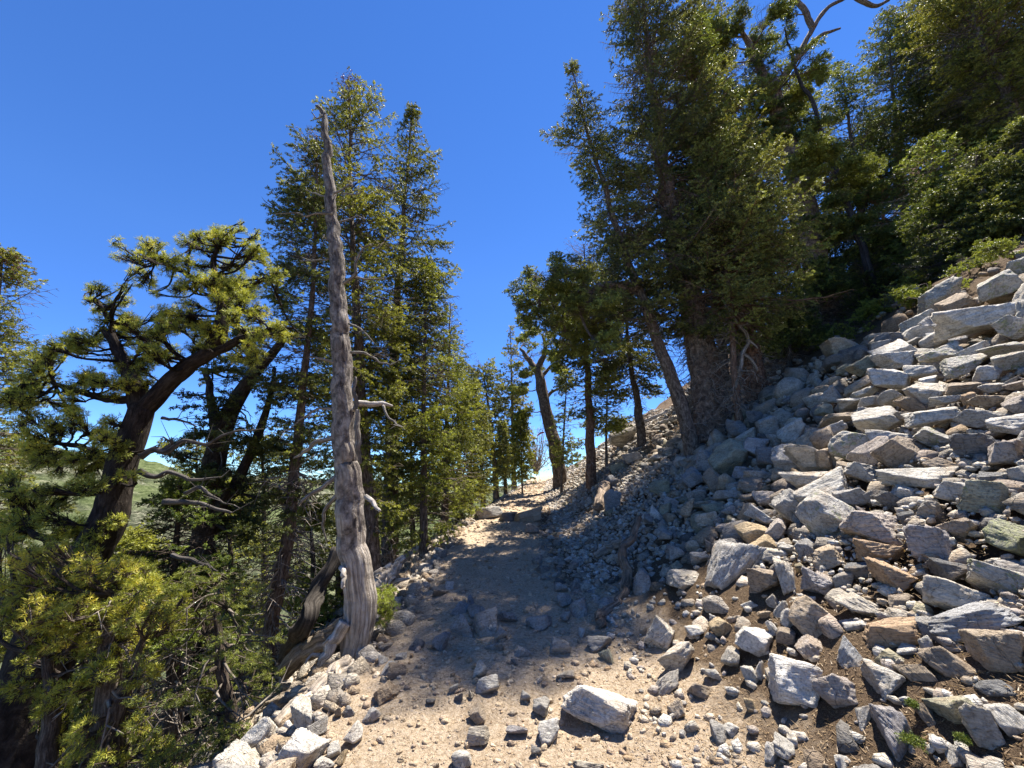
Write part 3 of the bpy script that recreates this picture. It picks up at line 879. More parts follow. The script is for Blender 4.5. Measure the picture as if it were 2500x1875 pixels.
EXTRA_LM = [('grey snag trunk', 850, 1450), ('stump on the slope', 1530, 1060), ('broad trunk wrapped in dead twigs', 1740, 1000), ('trail crest', 1320, 1170)]
rocks = []       # (obj, u, v, size, label or None, colour)
occ = []         # occupied discs in world xyz for the filler: x, y, r


def basis(d):
    """camera-facing frame at direction d"""
    f = norm(d); r = norm(np.cross(f, UP)); u = np.cross(r, f)
    return r, f, u


rng = np.random.default_rng(11)
SYM = []
for a_ in ((1, 1, 1), (1, -1, -1), (-1, 1, -1), (-1, -1, 1)):
    SYM.append(np.diag(a_).astype(float))
for i, (u, v, wp_, hp_, rot, ck, lab) in enumerate(RK):
    G_ = hit(u, v + 0.22 * hp_)
    if G_ is None: continue
    dep = proj(G_)[2]
    d = ray(u, v); nd = d / np.linalg.norm(d)
    cosq = dep and (1.0 / np.linalg.norm(np.array([(u - 1250) / FPX, (937.5 - v) / FPX, 1.0])))
    P_ = EYE + d / (d[1] * cp + d[2] * sp) * dep
    sc_ = dep / FPX * (0.35 + 0.65 * cosq)
    sw, sh = wp_ * sc_ / 2 * (1.27 if u > 1100 else 0.98), hp_ * sc_ / 2 * (1.4 if u > 1100 else 0.98)
    sdp = (sw + sh) / 2 * (0.8 + 0.3 * rng.random())
    r_, f_, u_ = basis(nd)
    a_ = math.radians(rot)
    X_ = r_ * math.cos(a_) + u_ * math.sin(a_); Z_ = -r_ * math.sin(a_) + u_ * math.cos(a_)
    B_ = np.stack([X_, f_, Z_], 1) @ np.array(Matrix.Rotation(rng.normal() * 0.12, 3, 'X'))
    big = max(wp_, hp_)
    me = SH5[int(rng.integers(len(SH5)))] if big > 70 else SH4[int(rng.integers(len(SH4)))]
    S_ = SYM[int(rng.integers(4))]
    M_ = np.eye(4); M_[:3, :3] = (B_ @ S_) * np.array([sw, sdp, sh]); M_[:3, 3] = P_ - nd * sdp * 0.05
    o = link('rock', me, M_ROCK)
    o.matrix_world = Matrix(M_.tolist())
    c_ = np.array(COL[ck]) * (0.9 + 0.2 * rng.random())
    lich = {'green': 0.65, 'olive': 0.4, 'pale': 0.2}.get(ck, 0.0)
    if lab and 'yellow-green' in lab: lich = 1.2
    o.color = (*(c_ * 1.14), lich)
    rocks.append([o, u, v, big, lab, ck])
    occ.append((M_[0, 3], M_[1, 3], (sw + sh + sdp) / 3 * 0.95))

# --- filler rocks: big to small, none overlapping much
cell = 0.25
grid = {}


def put(x, y, r): grid.setdefault((int(x // cell), int(y // cell)), []).append((x, y, r))


def free(x, y, r, k=0.8):
    R_ = int((r + 0.7) // cell) + 1
    cx, cy = int(x // cell), int(y // cell)
    for i in range(cx - R_, cx + R_ + 1):
        for j in range(cy - R_, cy + R_ + 1):
            for (a, b, c) in grid.get((i, j), ()):
                if (a - x) ** 2 + (b - y) ** 2 < (k * (r + c)) ** 2: return False
    return True


for a in occ: put(*a)
rng = np.random.default_rng(5)
fill = []


def rmax(x, y):
    d = x - xr(y)
    m = np.interp(d, [0, 0.3, 0.9, 1.8, 3.0, 6], [0.04, 0.07, 0.14, 0.21, 0.27, 0.34])
    shade = np.clip((y - 4.5) / 2.5, 0, 1) * np.clip(1 - (d - 1.5) / 2.5, 0, 1)
    return m * (1 - 0.6 * shade)


for r0, n in ((0.34, 1500), (0.26, 2500), (0.2, 4000), (0.15, 6000), (0.11, 9000), (0.08, 11000), (0.055, 12000)):
    for _ in range(n):
        y = 0.6 + 16 * rng.random() ** 1.35
        d = 9.5 * rng.random() ** 1.3
        x = float(xr(y)) + d
        if r0 > rmax(x, y) * 1.15: continue
        if r0 < 0.1 and (y > 11 or d > 7): continue
        if d < 0.75 and y < 5 and rng.random() < 0.88: continue
        r = r0 * (0.8 + 0.35 * rng.random())
        if free(x, y, r, 0.74 if r0 > 0.1 else 0.66):
            put(x, y, r); fill.append((x, y, r, 'talus'))
for r0, n in ((0.085, 1500), (0.06, 3500), (0.04, 16000)):      # finer rubble along the shaded foot of the slope
    for _ in range(n):
        y = 4.4 + 9 * rng.random() ** 1.4; lo = float(np.interp(y, [4, 5.5, 8.5, 11], [0, -.85, -.6, -.1])); d = lo + 2.8 * rng.random() ** 1.3; x = float(xr(y)) + d; r = r0 * (.7 + .6 * rng.random())
        if free(x, y, r, .74): put(x, y, r); fill.append((x, y, r, 'talus'))
for r0, n in ((0.3, 500), (0.2, 1200), (0.12, 2500)):
    for _ in range(n):
        y = 2 + 16 * rng.random(); d = 6 + 13 * rng.random(); x = float(xr(y)) + d; r = r0 * (.7 + .6 * rng.random())
        if free(x, y, r, .8): put(x, y, r); fill.append((x, y, r, 'forest'))
# left bank rubble
for r0, n in ((0.11, 700), (0.075, 2500), (0.05, 6000)):
    for _ in range(n):
        y = 1.6 + 13 * rng.random() ** 1.5
        d = rng.random() ** 1.6 * 2.4 - 0.12
        if r0 > 0.1 and d > 1.6: continue
        x = float(xl(y)) - d
        r = r0 * (0.75 + 0.4 * rng.random())
        if free(x, y, r, 0.72):
            put(x, y, r); fill.append((x, y, r, 'bank'))
def forest_foot(x, y):
    P = np.array([x, y, float(Hs(x, y))]); u, v, d = proj(P)
    return d > .5 and 1450 < u < 2900 and v < np.interp(u, [1450, 1700, 1960, 2100, 2300, 2500, 2900], [1080, 1030, 905, 830, 735, 650, 450])


def pj(f): return proj(np.array([f[0], f[1], float(Hs(f[0], f[1]))]))


fill = [f for f in fill if not (f[3] == 'forest' and 2150 < pj(f)[0] < 2900)]
fill = [f for f in fill if f[3] in ('bank', 'forest') or f[2] < 0.1 and random.random() < .3 or not forest_foot(f[0], f[1])]
fa = np.array([(a, b, c) for a, b, c, _ in fill])
pf = np.stack([fa[:, 0], fa[:, 1], H(fa[:, 0], fa[:, 1])], 1)
pu, pvv_, pd = proj(pf)
pxsize = fa[:, 2] * 2 / np.maximum(pd, 0.3) * FPX
inview = (pu > -50) & (pu < 2550) & (pvv_ > 560) & (pvv_ < 1950) & (pd > 0.3)
hill_hide = (pf[:, 1] > 12) | ((pu < 2000) & (pvv_ < 960))
score = np.where(inview & ~hill_hide, pxsize, 0)
order = np.argsort(-score)
NIND = 300 - len(rocks)
ind = set(order[:NIND].tolist())
pal_t = ['grey', 'pale', 'white', 'tan', 'brown', 'green', 'cream', 'bluegrey', 'pinkish', 'olive', 'dark', 'lilac']
pw_t = np.array([5, 5, 3, 3, 2, 3, 2, 2, 2, 2, 1, 1], float); pw_t /= pw_t.sum()


def rand_rot(rng, flat=True):
    if flat:
        q = Quaternion((0, 0, 1), rng.random() * 6.28) @ Quaternion((rng.normal(), rng.normal(), rng.normal() * .2 + 1e-3), rng.normal() * 1.0)
    else:
        q = Quaternion((rng.normal(), rng.normal(), rng.normal()), rng.random() * 6.28)
    return np.array(q.to_matrix())


stuffV = {1: [], 2: []}; stuffC = {1: [], 2: []}
SHL = {1: [rock_shape(400 + i, 1, False)[0] for i in range(10)], 2: [rock_shape(500 + i, 2, True, 9)[0] for i in range(16)]}


def stuff_rock(P_, r, rot, ck, lvl):
    V = SHL[lvl][int(rng.integers(len(SHL[lvl])))] * np.array([1, 0.75 + 0.3 * rng.random(), 0.5 + 0.35 * rng.random()]) * r
    stuffV[lvl].append(V @ rot.T + P_)
    c = np.array(COL[ck]) * (0.62 + 0.35 * rng.random()) * np.array([1.03, .97, .9])
    stuffC[lvl].append(np.repeat(c[None], len(V), 0))


for i, (x, y, r, rg) in enumerate(fill):
    z = float(pf[i, 2])
    ck = pal_t[int(rng.choice(len(pal_t), p=pw_t))] if rg == 'talus' else ['white', 'pale', 'cream', 'tan', 'grey'][int(rng.integers(5))]
    rot = rand_rot(rng)
    if rg == 'talus':   # lean with the slope
        rot = np.array(Quaternion((0, 1, 0), -0.45).to_matrix()) @ rot
    off = r * (0.45 if i in ind else 0.1) - (0.03 if rg == 'talus' else 0)
    P_ = np.array([x, y, z + off])
    if i in ind:
        me = SH4[int(rng.integers(len(SH4)))] if pxsize[i] < 75 else SH5[int(rng.integers(len(SH5)))]
        M_ = np.eye(4)
        M_[:3, :3] = rot * (np.array([1.15, 0.85 + 0.3 * rng.random(), 0.82 + 0.3 * rng.random()]) * r)
        M_[:3, 3] = P_
        o = link('rock', me, M_ROCK); o.matrix_world = Matrix(M_.tolist())
        o.color = (*(np.array(COL[ck]) * (0.98 + 0.22 * rng.random())), {'green': 0.55, 'olive': 0.35}.get(ck, 0.0))
        rocks.append([o, float(pu[i]), float(pvv_[i]), float(pxsize[i]), None, ck])
    else:
        stuff_rock(P_, r * 1.08, rot, ck, 2)

# small chips: rubble at the slope's foot, gravel on the trail, chips in the left bank
M1 = 50000
yy = 1.3 + 20 * rng.random(M1) ** 1.9
band = rng.random(M1)
l_, r_e = xl(yy), xr(yy)
xx = np.where(band < 0.34, l_ + (r_e - l_) * rng.random(M1), np.where(band < 0.5, l_ - rng.random(M1) ** 1.5 * 1.6, r_e - 0.3 + rng.random(M1) ** 1.3 * 5.5))
sz = np.where(band < 0.34, 0.005 + 0.028 * rng.random(M1) ** 6, 0.012 + 0.028 * rng.random(M1) ** 2.2) * (1 + yy * 0.06)
near_tr = (band < .34) & (rng.random(M1) < .3) | (band >= 0.5) & (xx - r_e < 1.0) & (yy < 5) & (rng.random(M1) < 0.8) 
zz_ = H(xx, yy)
gr = {'gravel': ([], [], []), 'rubble': ([], [], [])}
SH1 = SHL[1]
for i in range(M1):
    if near_tr[i]: continue
    V = SH1[i % 10] * np.array([1, 0.8, 0.55]) * sz[i]
    rot = rand_rot(rng)
    k = 'gravel' if band[i] < 0.34 else 'rubble'
    c = np.array(COL[('cream', 'pale', 'tan', 'white', 'cream', 'pinkish')[int(rng.integers(6))]]) * (0.8 + 0.4 * rng.random())
    if k == 'gravel': c = c * np.array([1.0, 0.88, 0.74])
    gr[k][0].append(V @ rot.T + np.array([xx[i], yy[i], zz_[i] + sz[i] * (0.02 if k == 'gravel' else .2)])); gr[k][1].append(c)


def join_stuff(name, Vl, Cl, lvl, label):
    F0 = ICO[lvl][1]; nv = len(ICO[lvl][0]); m = len(Vl)
    V = np.vstack(Vl); F = (F0[None] + (np.arange(m) * nv)[:, None, None]).reshape(-1, 3)
    Cc = np.vstack([np.repeat(np.asarray(c).reshape(-1, 3)[:1], nv, 0) for c in Cl])
    o = link(name, mesh_tris(name, V, F, {'col': Cc}, False), M_RUBBLE)
    return tag(o, label, 'rocks' if 'rub' in name else 'gravel', kind='stuff')


join_stuff('gravel', gr['gravel'][0], gr['gravel'][1], 1, 'fine tan and grey gravel scattered over the dirt trail')
join_stuff('small_rubble', gr['rubble'][0], gr['rubble'][1], 1, 'small stone chips between the rocks beside the trail')
join_stuff('rubble', stuffV[2], stuffC[2], 2, 'loose grey and tan rubble filling the talus and both trail edges')

# --- unique labels for every single rock
LM = [(r[4], r[1], r[2]) for r in rocks if r[4]] + EXTRA_LM
used = {}
DIRS = ['right of', 'above and right of', 'above', 'above and left of', 'left of', 'below and left of', 'below', 'below and right of']
SHORT = {}
def short(l):
    return ' '.join(l.split()[:9]) if len(l.split()) > 9 else l
rocks.sort(key=lambda r: -r[3])
for r in rocks:
    o, u, v, big, lab, ck = r
    if not lab:
        cand = sorted(LM, key=lambda q: (q[1] - u) ** 2 + (q[2] - v) ** 2)
        q = cand[0]
        an = math.degrees(math.atan2(q[2] - v, u - q[1])) % 360
        dr_ = DIRS[int(((an + 22.5) % 360) // 45)]
        size = 'boulder' if big > 95 else ('rock' if big > 45 else 'stone')
        key = (CW.get(ck, ck), size, dr_, q[0])
        used.setdefault(key, []).append((math.hypot(q[1] - u, q[2] - v), r))
ORD = ['nearest', 'second', 'third', 'fourth', 'fifth', 'sixth', 'seventh', 'eighth', 'ninth', 'tenth', 'eleventh', 'twelfth']
NICK = {}
for l, a, b in LM:
    wds = l.split()
    for stop in ('lying', 'sitting', 'directly', 'at', 'in', 'right', 'beside', 'with', 'near', 'below', 'leaning', 'above', 'tilted', 'wedged', 'crusted', 'slanting', 'low', 'half', 'bedded', 'just', 'crossing', 'left'):
        if stop in wds[2:]:
            wds = wds[:2 + wds[2:].index(stop)]
    NICK[l] = ' '.join(wds)
for key, lst in used.items():
    lst.sort(key=lambda a: a[0])
    for k, (_, r) in enumerate(lst):
        s = f"{key[0]} {key[1]} {key[2]} the {NICK[key[3]]}"
        if len(lst) > 1: s += ", nearest to it" if k == 0 else f", {ORD[min(k, 11)]} nearest such"
        r[4] = s
for r in rocks:
    tag(r[0], r[4], 'rock', 'rocks of the talus slope and trail')

# needle litter and twig bits on the ground right of the trail
M2 = 42000
yy = 1.6 + 7 * rng.random(M2) ** 1.6
xx = xr(yy) - 2.4 + rng.random(M2) ** 0.9 * 4.1
keep = rng.random(M2) < np.clip((xx - xr(yy) + 1.0) * 1.2, 0.16, 1)
xx, yy = xx[keep], yy[keep]; m = len(xx)
a_ = rng.random(m) * 6.28; l_ = 0.012 + 0.03 * rng.random(m) ** 2
p0 = np.stack([xx, yy, H(xx, yy) + 0.004], -1)
dd = np.stack([np.cos(a_), np.sin(a_), rng.normal(size=m) * 0.25], -1) * l_[:, None]
sd_ = np.stack([-np.sin(a_), np.cos(a_), np.zeros(m)], -1) * 0.0022
V = np.stack([p0 - sd_, p0 + sd_, p0 + dd + np.array([0, 0, 0.004])], 1).reshape(-1, 3)
tag(link('needle_litter', mesh_tris('needle_litter', V, np.arange(len(V)).reshape(-1, 3), {'tint': np.repeat(rng.random(m), 3)}), M_DRY, color=(0.75, 0.7, 0.65, 1)),
    'dry brown needles and twig bits on the dirt below the talus', 'needle litter', kind='stuff')

# ------------------------------------------------------------------ trees: middle group left of the trail
YEL = (1.12, 1.12, 0.75, 1)
BACK = 'conifers left of the trail'
spruce('spruce_tree', 'tall yellow-green spruce directly behind the grey snag, highest of the left group', 'spruce', 6.5, [(915, 1470), (885, 1000), (862, 600), (850, 185)],
       [(185, 4, 4), (230, 26, 30), (300, 36, 75), (360, 60, 105), (420, 110, 105), (500, 150, 115), (600, 165, 130), (700, 170, 155), (850, 165, 145), (1000, 150, 125), (1200, 110, 100), (1330, 70, 70)],
       0.17, nb=170, seed=1, col=YEL, cones=0.25, tintm=0.55, shoot=0.075, nn=9, nl=0.027, nw=0.010, clump=2.2, dead=40)
spruce('spruce_tree', 'slender pointed spruce with long upswept boughs just right of the tallest left spruce', 'spruce', 8.0, [(952, 1420), (958, 1000), (970, 750), (987, 510), (1008, 265)],
       [(265, 3, 3), (330, 18, 22), (400, 30, 70), (440, 30, 60), (480, 50, 110), (550, 60, 105), (620, 70, 115), (700, 75, 135), (800, 90, 110), (900, 95, 130), (1050, 85, 110), (1150, 60, 80)],
       0.22, nb=150, seed=2, col=(1.0, 1.0, 0.85, 1), cones=0.1, tintm=0.42, nl=0.03, nw=0.011, shoot=0.085, clump=2.0, dead=80)
spruce('spruce_tree', 'broad green spruce left of the slim grey-green spire, its boughs reaching the trail edge', 'spruce', 9.5, [(1085, 1290), (1092, 1000), (1100, 745)],
       [(745, 5, 5), (800, 50, 35), (850, 70, 50), (950, 90, 62), (1050, 90, 75), (1150, 90, 80), (1250, 80, 70)],
       0.13, nb=120, seed=3, col=(1.1, 1.15, 0.75, 1), tintm=0.55, nl=0.032, nw=0.012, shoot=0.09, sp2=0.12, sp3=.07)
spruce('spruce_tree', 'dense bright green spruce filling the gap right of the double trunks', 'spruce', 7.6, [(1035, 1370), (1035, 1000), (1040, 640)],
       [(640, 5, 5), (750, 50, 60), (900, 80, 85), (1050, 90, 95), (1200, 90, 105), (1340, 75, 90)],
       0.11, nb=130, seed=4, col=(1.1, 1.15, 0.75, 1), tintm=0.55, sp2=.11, sp3=.065, nw=.011, nl=.03)
spruce('spruce_tree', 'round-topped small spruce with a bare dark trunk left of the trail crest', 'spruce', 14, [(1212, 1218), (1200, 1050), (1178, 892)],
       [(892, 22, 18), (930, 55, 35), (1000, 60, 42), (1100, 60, 50), (1180, 25, 25)], 0.16, nb=90, seed=5, tintm=0.5, sp2=.16, sp3=.1, shoot=.12, nl=.045, nw=.018)
spruce('spruce_tree', 'low bushy spruce left of the round-topped one near the trail crest', 'spruce', 12, [(1150, 1240), (1150, 930)],
       [(930, 5, 5), (1000, 40, 40), (1100, 60, 50), (1220, 60, 40)], 0.09, nb=90, seed=6, tintm=0.6, sp2=.15, sp3=.09, shoot=.11, nl=.04, nw=.016)
spruce('spruce_tree', 'thin grey-green spire with the sharpest tip, left of the bent trunk on the crest', 'spruce', 18, [(1255, 1195), (1250, 1000), (1246, 800)],
       [(800, 2, 2), (850, 9, 9), (880, 22, 20), (950, 35, 35), (1050, 45, 45), (1170, 45, 45)], 0.16, nb=110, seed=7, col=(1.15, 1.05, 0.95, 1), tintm=0.6, sp2=.2, sp3=.12, shoot=.14, nl=.055, nw=.022)
spruce('spruce_sapling', 'small yellow-green spruce at the left lip of the trail crest', 'spruce', 15, [(1275, 1190), (1270, 1010)],
       [(1010, 4, 4), (1080, 25, 22), (1180, 36, 30)], 0.05, nb=60, seed=8, col=YEL, tintm=0.65, sp2=.16, sp3=.1, shoot=.12, nl=.045, nw=.018)
# bare beige bush beyond the crest
rngb = np.random.default_rng(60)
b0 = W(1308, 1150, 20); root = thing('dry_bush', b0, 'leafless beige bush just left of the bent trunk on the crest', 'bush')
g = Geo()
for k in range(60):
    e = W(1300 + rngb.normal() * 26, 1075 + rngb.normal() * 45, 20 + rngb.normal() * .4)
    g.tube([b0 + rngb.normal(size=3) * .08, (b0 + e) / 2 + rngb.normal(size=3) * .12, e], [.02, .012, .006], sides=4, n=5)
    for q in range(6):
        a = b0 + (e - b0) * (0.4 + .6 * rngb.random()); g.twigs(a[None], (a + rngb.normal(size=3) * .22)[None], np.array([.009]), np.array([.005]))
g.build('twigs', M_DEAD, root, (1.0, 0.95, 0.85, 1), b0)

# tree on the crest with the bent trunk
bt = blob_tree('crest_spruce', 'stout bent tree standing at the right of the trail crest with an open crown', 'tree', 15,
          [[(1366, 1158, 16), (1352, 1080, 16), (1334, 1000, 14), (1318, 930, 12), (1308, 900, 9)], [(1308, 905, 9), (1285, 870, 6), (1270, 850, 3)], [(1308, 905, 9), (1330, 860, 6), (1325, 815, 3)],
           [(1325, 985, 5), (1345, 960, 4), (1372, 945, 2)], [(1318, 930, 5), (1345, 895, 4), (1375, 880, 2)]],
          [(1310, 808, 22), (1340, 830, 24), (1280, 830, 24), (1265, 870, 26), (1300, 860, 26), (1350, 870, 26), (1372, 905, 20), (1285, 905, 26), (1270, 950, 24), (1375, 850, 20), (1280, 1000, 22)],
          seed=20, kind='spruce', dens=.5, tuft=0.12, nl=0.05, nw=0.016, nn=8, tintm=0.6, col=(1.15, 1.2, 1.0, 1), bark=(.8, .8, .8, 1), deadn=40)
g = Geo(); rb = W(1328, 1056, 14.7)
g.tube([rb, rb + np.array([-.12, 0, -.02]), rb + np.array([-.24, .02, -.12])], [.022, .03, .02], sides=6, n=6)
rbm, _, _ = mat_new('red_ribbon')
o = g.build('ribbon', None, None); m, t, out = mat_new('red_ribbon_cloth'); rc = N(t, 'ShaderNodeRGB'); rc.outputs[0].default_value = (.6, .05, .03, 1)
finish(t, out, rc.outputs[0], .6); o.data.materials.append(m)
tag(o, 'short red marker ribbon tied to the bent trunk on the crest', 'ribbon')

# ------------------------------------------------------------------ behind and left
spruce('spruce_tree', 'dark spruce left of the snag, lower trunk bristling with white dead twigs', 'spruce', 5.4, [(640, 1725), (665, 1500), (700, 1330), (737, 985), (762, 700), (775, 330)],
       [(330, 15, 20), (420, 60, 40), (520, 95, 40), (600, 100, 50), (700, 105, 60), (800, 95, 60), (900, 95, 60), (1050, 80, 60), (1150, 60, 50), (1260, 40, 40)],
       0.13, nb=170, seed=9, col=(.95, 1, .9, 1), tintm=0.36, dead=320, clump=2.2, bark=(1.0, .95, .92, 1))
spruce('spruce_tree', 'reddish-tipped spruce cut off by the left edge of the picture', 'spruce', 5.5, [(-70, 1500), (-30, 1000), (10, 610)],
       [(610, 4, 4), (650, 25, 30), (700, 45, 55), (750, 60, 100), (800, 60, 60), (850, 80, 90), (950, 110, 80), (1100, 150, 90), (1300, 170, 130)],
       0.10, nb=120, seed=10, col=(1.0, 1.0, 0.8, 1), cones=0.6, tintm=0.5, nl=.026, nw=.009)
PB = [(340,620,40),(380,625,38),(420,640,36),(300,622,26),(470,600,30),(515,560,24),(520,590,28),(585,560,22),(560,585,34),(600,600,38),(625,590,18),(550,650,46),(500,690,52),(440,700,42),(381,712,18),(580,710,58),(640,680,40),(245,710,26),(230,735,26),(300,700,16),(275,765,34),
      (330,795,40),(400,800,45),(350,850,50),(280,860,50),(210,850,48),(140,850,36),(115,900,46),(60,930,50),(40,1000,50),(200,915,48),(330,900,40),(255,945,34),(450,770,58),(520,780,50),(610,760,50),(400,870,36),(170,1040,42),(250,1060,42),(70,1080,48),(130,1115,50),(205,1130,48),(290,1100,42),(335,1055,22),
      (20,1190,44),(110,1180,30),(180,1200,40),(300,1160,26),(400,1090,14),(60,1290,50),(150,1290,50),(240,1300,44)]
blob_tree('leaning_pine', 'gnarled dark pine leaning right at the far left, trunk forking halfway up', 'pine', 3.8,
          [[(20, 1900, 76), (101, 1605, 54), (190, 1400, 38), (268, 1260, 33), (310, 1110, 30), (345, 990, 27)], [(348, 1000, 24), (325, 930, 20), (295, 870, 12), (255, 800, 7)], [(350, 1000, 23), (430, 920, 21), (500, 865, 18), (530, 820, 20), (540, 740, 12), (520, 650, 7), (540, 590, 4)],
           [(325, 975, 12), (260, 975, 9), (180, 950, 7), (100, 930, 4)], [(500, 870, 14), (580, 835, 10), (660, 805, 7), (720, 800, 3)], [(290, 1130, 12), (220, 1100, 8), (140, 1080, 4)], [(515, 700, 8), (440, 660, 6), (380, 640, 3)], [(300, 870, 9), (265, 780, 6), (240, 730, 3)],
           [(180, 1420, 14), (120, 1330, 9), (60, 1290, 5)]],
          PB + [(640,830,40),(690,800,36),(600,860,36),(560,740,40),(180,990,36),(90,1010,40),(480,820,36),(30,1290,40)], seed=30, kind='pine', dens=2.2, tuft=.04, nn=20, nl=.036, nw=.004, col=(1.75, 1.7, 1.0, 1), tintm=0.52, bark=(.2, .19, .19, 1),  # bark tint darkened all over, standing in for a backlit trunk
          deads=[[(345, 1115, 8), (375, 1098, 7), (410, 1102, 7), (450, 1078, 5), (500, 1085, 4), (560, 1055, 3), (640, 1045, 1)], [(340, 1150, 7), (380, 1165, 6), (420, 1152, 5), (470, 1172, 4), (540, 1165, 1.5)], [(450, 1205, 4), (490, 1190, 4), (520, 1214, 3), (570, 1232, 1)], [(395, 1020, 4), (430, 1025, 3), (480, 1040, 1.5)], [(400, 1098, 5), (420, 1080, 3), (398, 1068, 1.5)], [(400, 1225, 7), (480, 1228, 5), (560, 1255, 3)], [(420, 1355, 5), (480, 1370, 4), (530, 1395, 2)]])
blob_tree('sparse_spruce', 'dark sparse spruce with two leaning trunks between the leaning pine and the snag', 'spruce', 5.6,
          [[(450, 1650, 30), (500, 1300, 26), (540, 1070, 22), (605, 935, 15), (690, 830, 8)], [(530, 1120, 14), (520, 1000, 10), (500, 900, 6)], [(500, 1300, 16), (590, 1150, 12), (650, 1000, 8), (670, 900, 4)]],
          [(480,1060,42),(520,990,46),(590,1060,50),(480,1170,46),(550,1160,50),(630,900,46),(680,940,46),(560,920,40),(640,830,46),(600,1200,48),(650,1100,44),(520,900,40),(450,960,22),(440,1240,40),(560,1280,50),(480,1330,50),(620,1290,44),(660,790,40),(590,850,36),(650,1200,40),(440,1110,26)],
          seed=31, kind='spruce', dens=1.0, tuft=.07, nl=.026, nw=.009, nn=9, tintm=.3, col=(.9, .95, .85, 1), bark=(.4, .38, .36, 1), deadn=60)
spruce('fir_tree', 'dark fir with a wide shaded trunk low on the left bank', 'fir', 4.4, [(425, 1790), (420, 1500), (440, 1180)],
       [(1180, 10, 10), (1240, 40, 50), (1300, 90, 90), (1400, 110, 120), (1500, 120, 135), (1600, 90, 110)], 0.13, nb=80, seed=32, tintm=.28, col=(.9, 1.1, .75, 1), nl=.022, nw=.007, shoot=.06, sp2=.07, sp3=.05, droop=.6, dead=120, bark=(.5, .48, .46, 1))
blob_tree('young_pine', 'bright yellow-green young pine filling the lower left corner, with two forked grey stems', 'pine', 3.2,
          [[(255, 1920, 30), (262, 1700, 22), (268, 1560, 15), (280, 1450, 8)], [(190, 1950, 22), (260, 1780, 20), (318, 1660, 12), (350, 1560, 6)], [(110, 1900, 18), (130, 1750, 14), (110, 1600, 8)]],
          [(40,1440,60),(110,1420,66),(180,1440,60),(250,1410,56),(310,1420,60),(370,1430,40),(130,1500,60),(40,1520,50),(60,1590,40),(210,1500,60),(280,1500,56),(350,1490,50),(390,1480,30),(300,1590,55),(200,1590,36),(230,1670,50),(330,1660,40),(60,1690,44),(110,1740,36),(330,1760,50),(180,1790,44),(360,1840,44),(250,1840,40),(150,1860,40),(100,1500,50),(20,1360,40),(90,1360,40),(200,1370,36)],
          seed=33, kind='pine', dens=1.7, tuft=.04, nn=20, nl=.036, nw=.004, col=(1.5, 1.45, .85, 1), tintm=.66, bark=(.7, .68, .66, 1), deadn=60)
blob_tree('young_fir', 'low green fir boughs hanging over the logs just left of the snag base', 'fir', 3.5,
          [[(560, 1880, 16), (545, 1650, 11), (530, 1450, 5)]],
          [(520,1420,42),(560,1480,42),(600,1560,40),(500,1540,44),(540,1620,44),(470,1470,40),(600,1640,30),(500,1700,44),(560,1740,40),(450,1790,50),(590,1790,34),(640,1660,28),(430,1700,40),(520,1820,44),(470,1400,34),(400,1840,40)],
          seed=34, kind='spruce', dens=1.1, tuft=.055, nl=.02, nw=.006, nn=11, tintm=.5, col=(.9, .98, .65, 1), bark=(.6, .58, .55, 1), deadn=30)
blob_tree('fir_seedling', 'small bright fir seedling just right of the snag base', 'fir', 4.5, [[(955, 1500, 4), (952, 1440, 2)]], [(950, 1450, 26), (972, 1480, 22), (935, 1488, 20)],
          seed=35, kind='spruce', dens=1.3, tuft=.05, nl=.02, nw=.007, nn=10, tintm=.75, col=(1.1, 1.2, .7, 1), deadn=0)
# further trees down the left slope that close the view
FILL = [(480, 1080, 1700, 9, 110, 'fir down the slope seen between the leaning pine and the dark sparse spruce', .5), (640, 1010, 1650, 10, 110, 'background fir left of the white-twigged trunk, far down the slope', .45), (820, 780, 1500, 9.5, 95, 'background spruce hidden behind the grey snag', .4),
        (1170, 985, 1235, 13, 45, 'leafy spruce in the row stepping down to the trail crest, third from its right end', .55), (1225, 1030, 1205, 16, 32, 'small spruce at the right end of the row stepping down to the trail crest', .55), (1115, 890, 1290, 11, 66, 'spruce in front of the broad green one, second in the row left of the trail', .5),
        (330, 1290, 1800, 7, 110, 'yellowish fir behind the young pine in the lower left', .75), (760, 1230, 1700, 7.5, 80, 'yellow-green fir glimpsed low behind the snag, left side', .75), (560, 1180, 1800, 7.2, 100, 'yellowish fir behind the white-twigged trunk', .65),
        (900, 1150, 1500, 10, 70, 'background fir between the snag and the double dark trunks', .5), (200, 1330, 1850, 7.5, 130, 'background fir behind the thick leaning pine trunk', .6), (1000, 1000, 1400, 12, 70, 'small background fir behind the slender pointed spruce', .5), (60, 1350, 1850, 8, 130, 'background fir at the lower left edge behind the young pine', .6)]
for k, (u, v0, v1, y, hw, lb, tm) in enumerate(FILL):
    spruce('fir_tree', lb, 'fir', y, [(u + 10, v1), (u, v0)], [(v0, 4, 4), (v0 + 60, hw * .45, hw * .45), (v0 + 180, hw * .8, hw * .8), (v1 - 60, hw, hw), (v1, hw * .9, hw * .9)],
           0.12, nb=95, seed=40 + k, tintm=tm, col=(1.1, 1.1, .75, 1), sp2=.14, sp3=.085, shoot=.1, nl=.036, nw=.014, nn=8, bark=(.6, .58, .55, 1), dead=20)

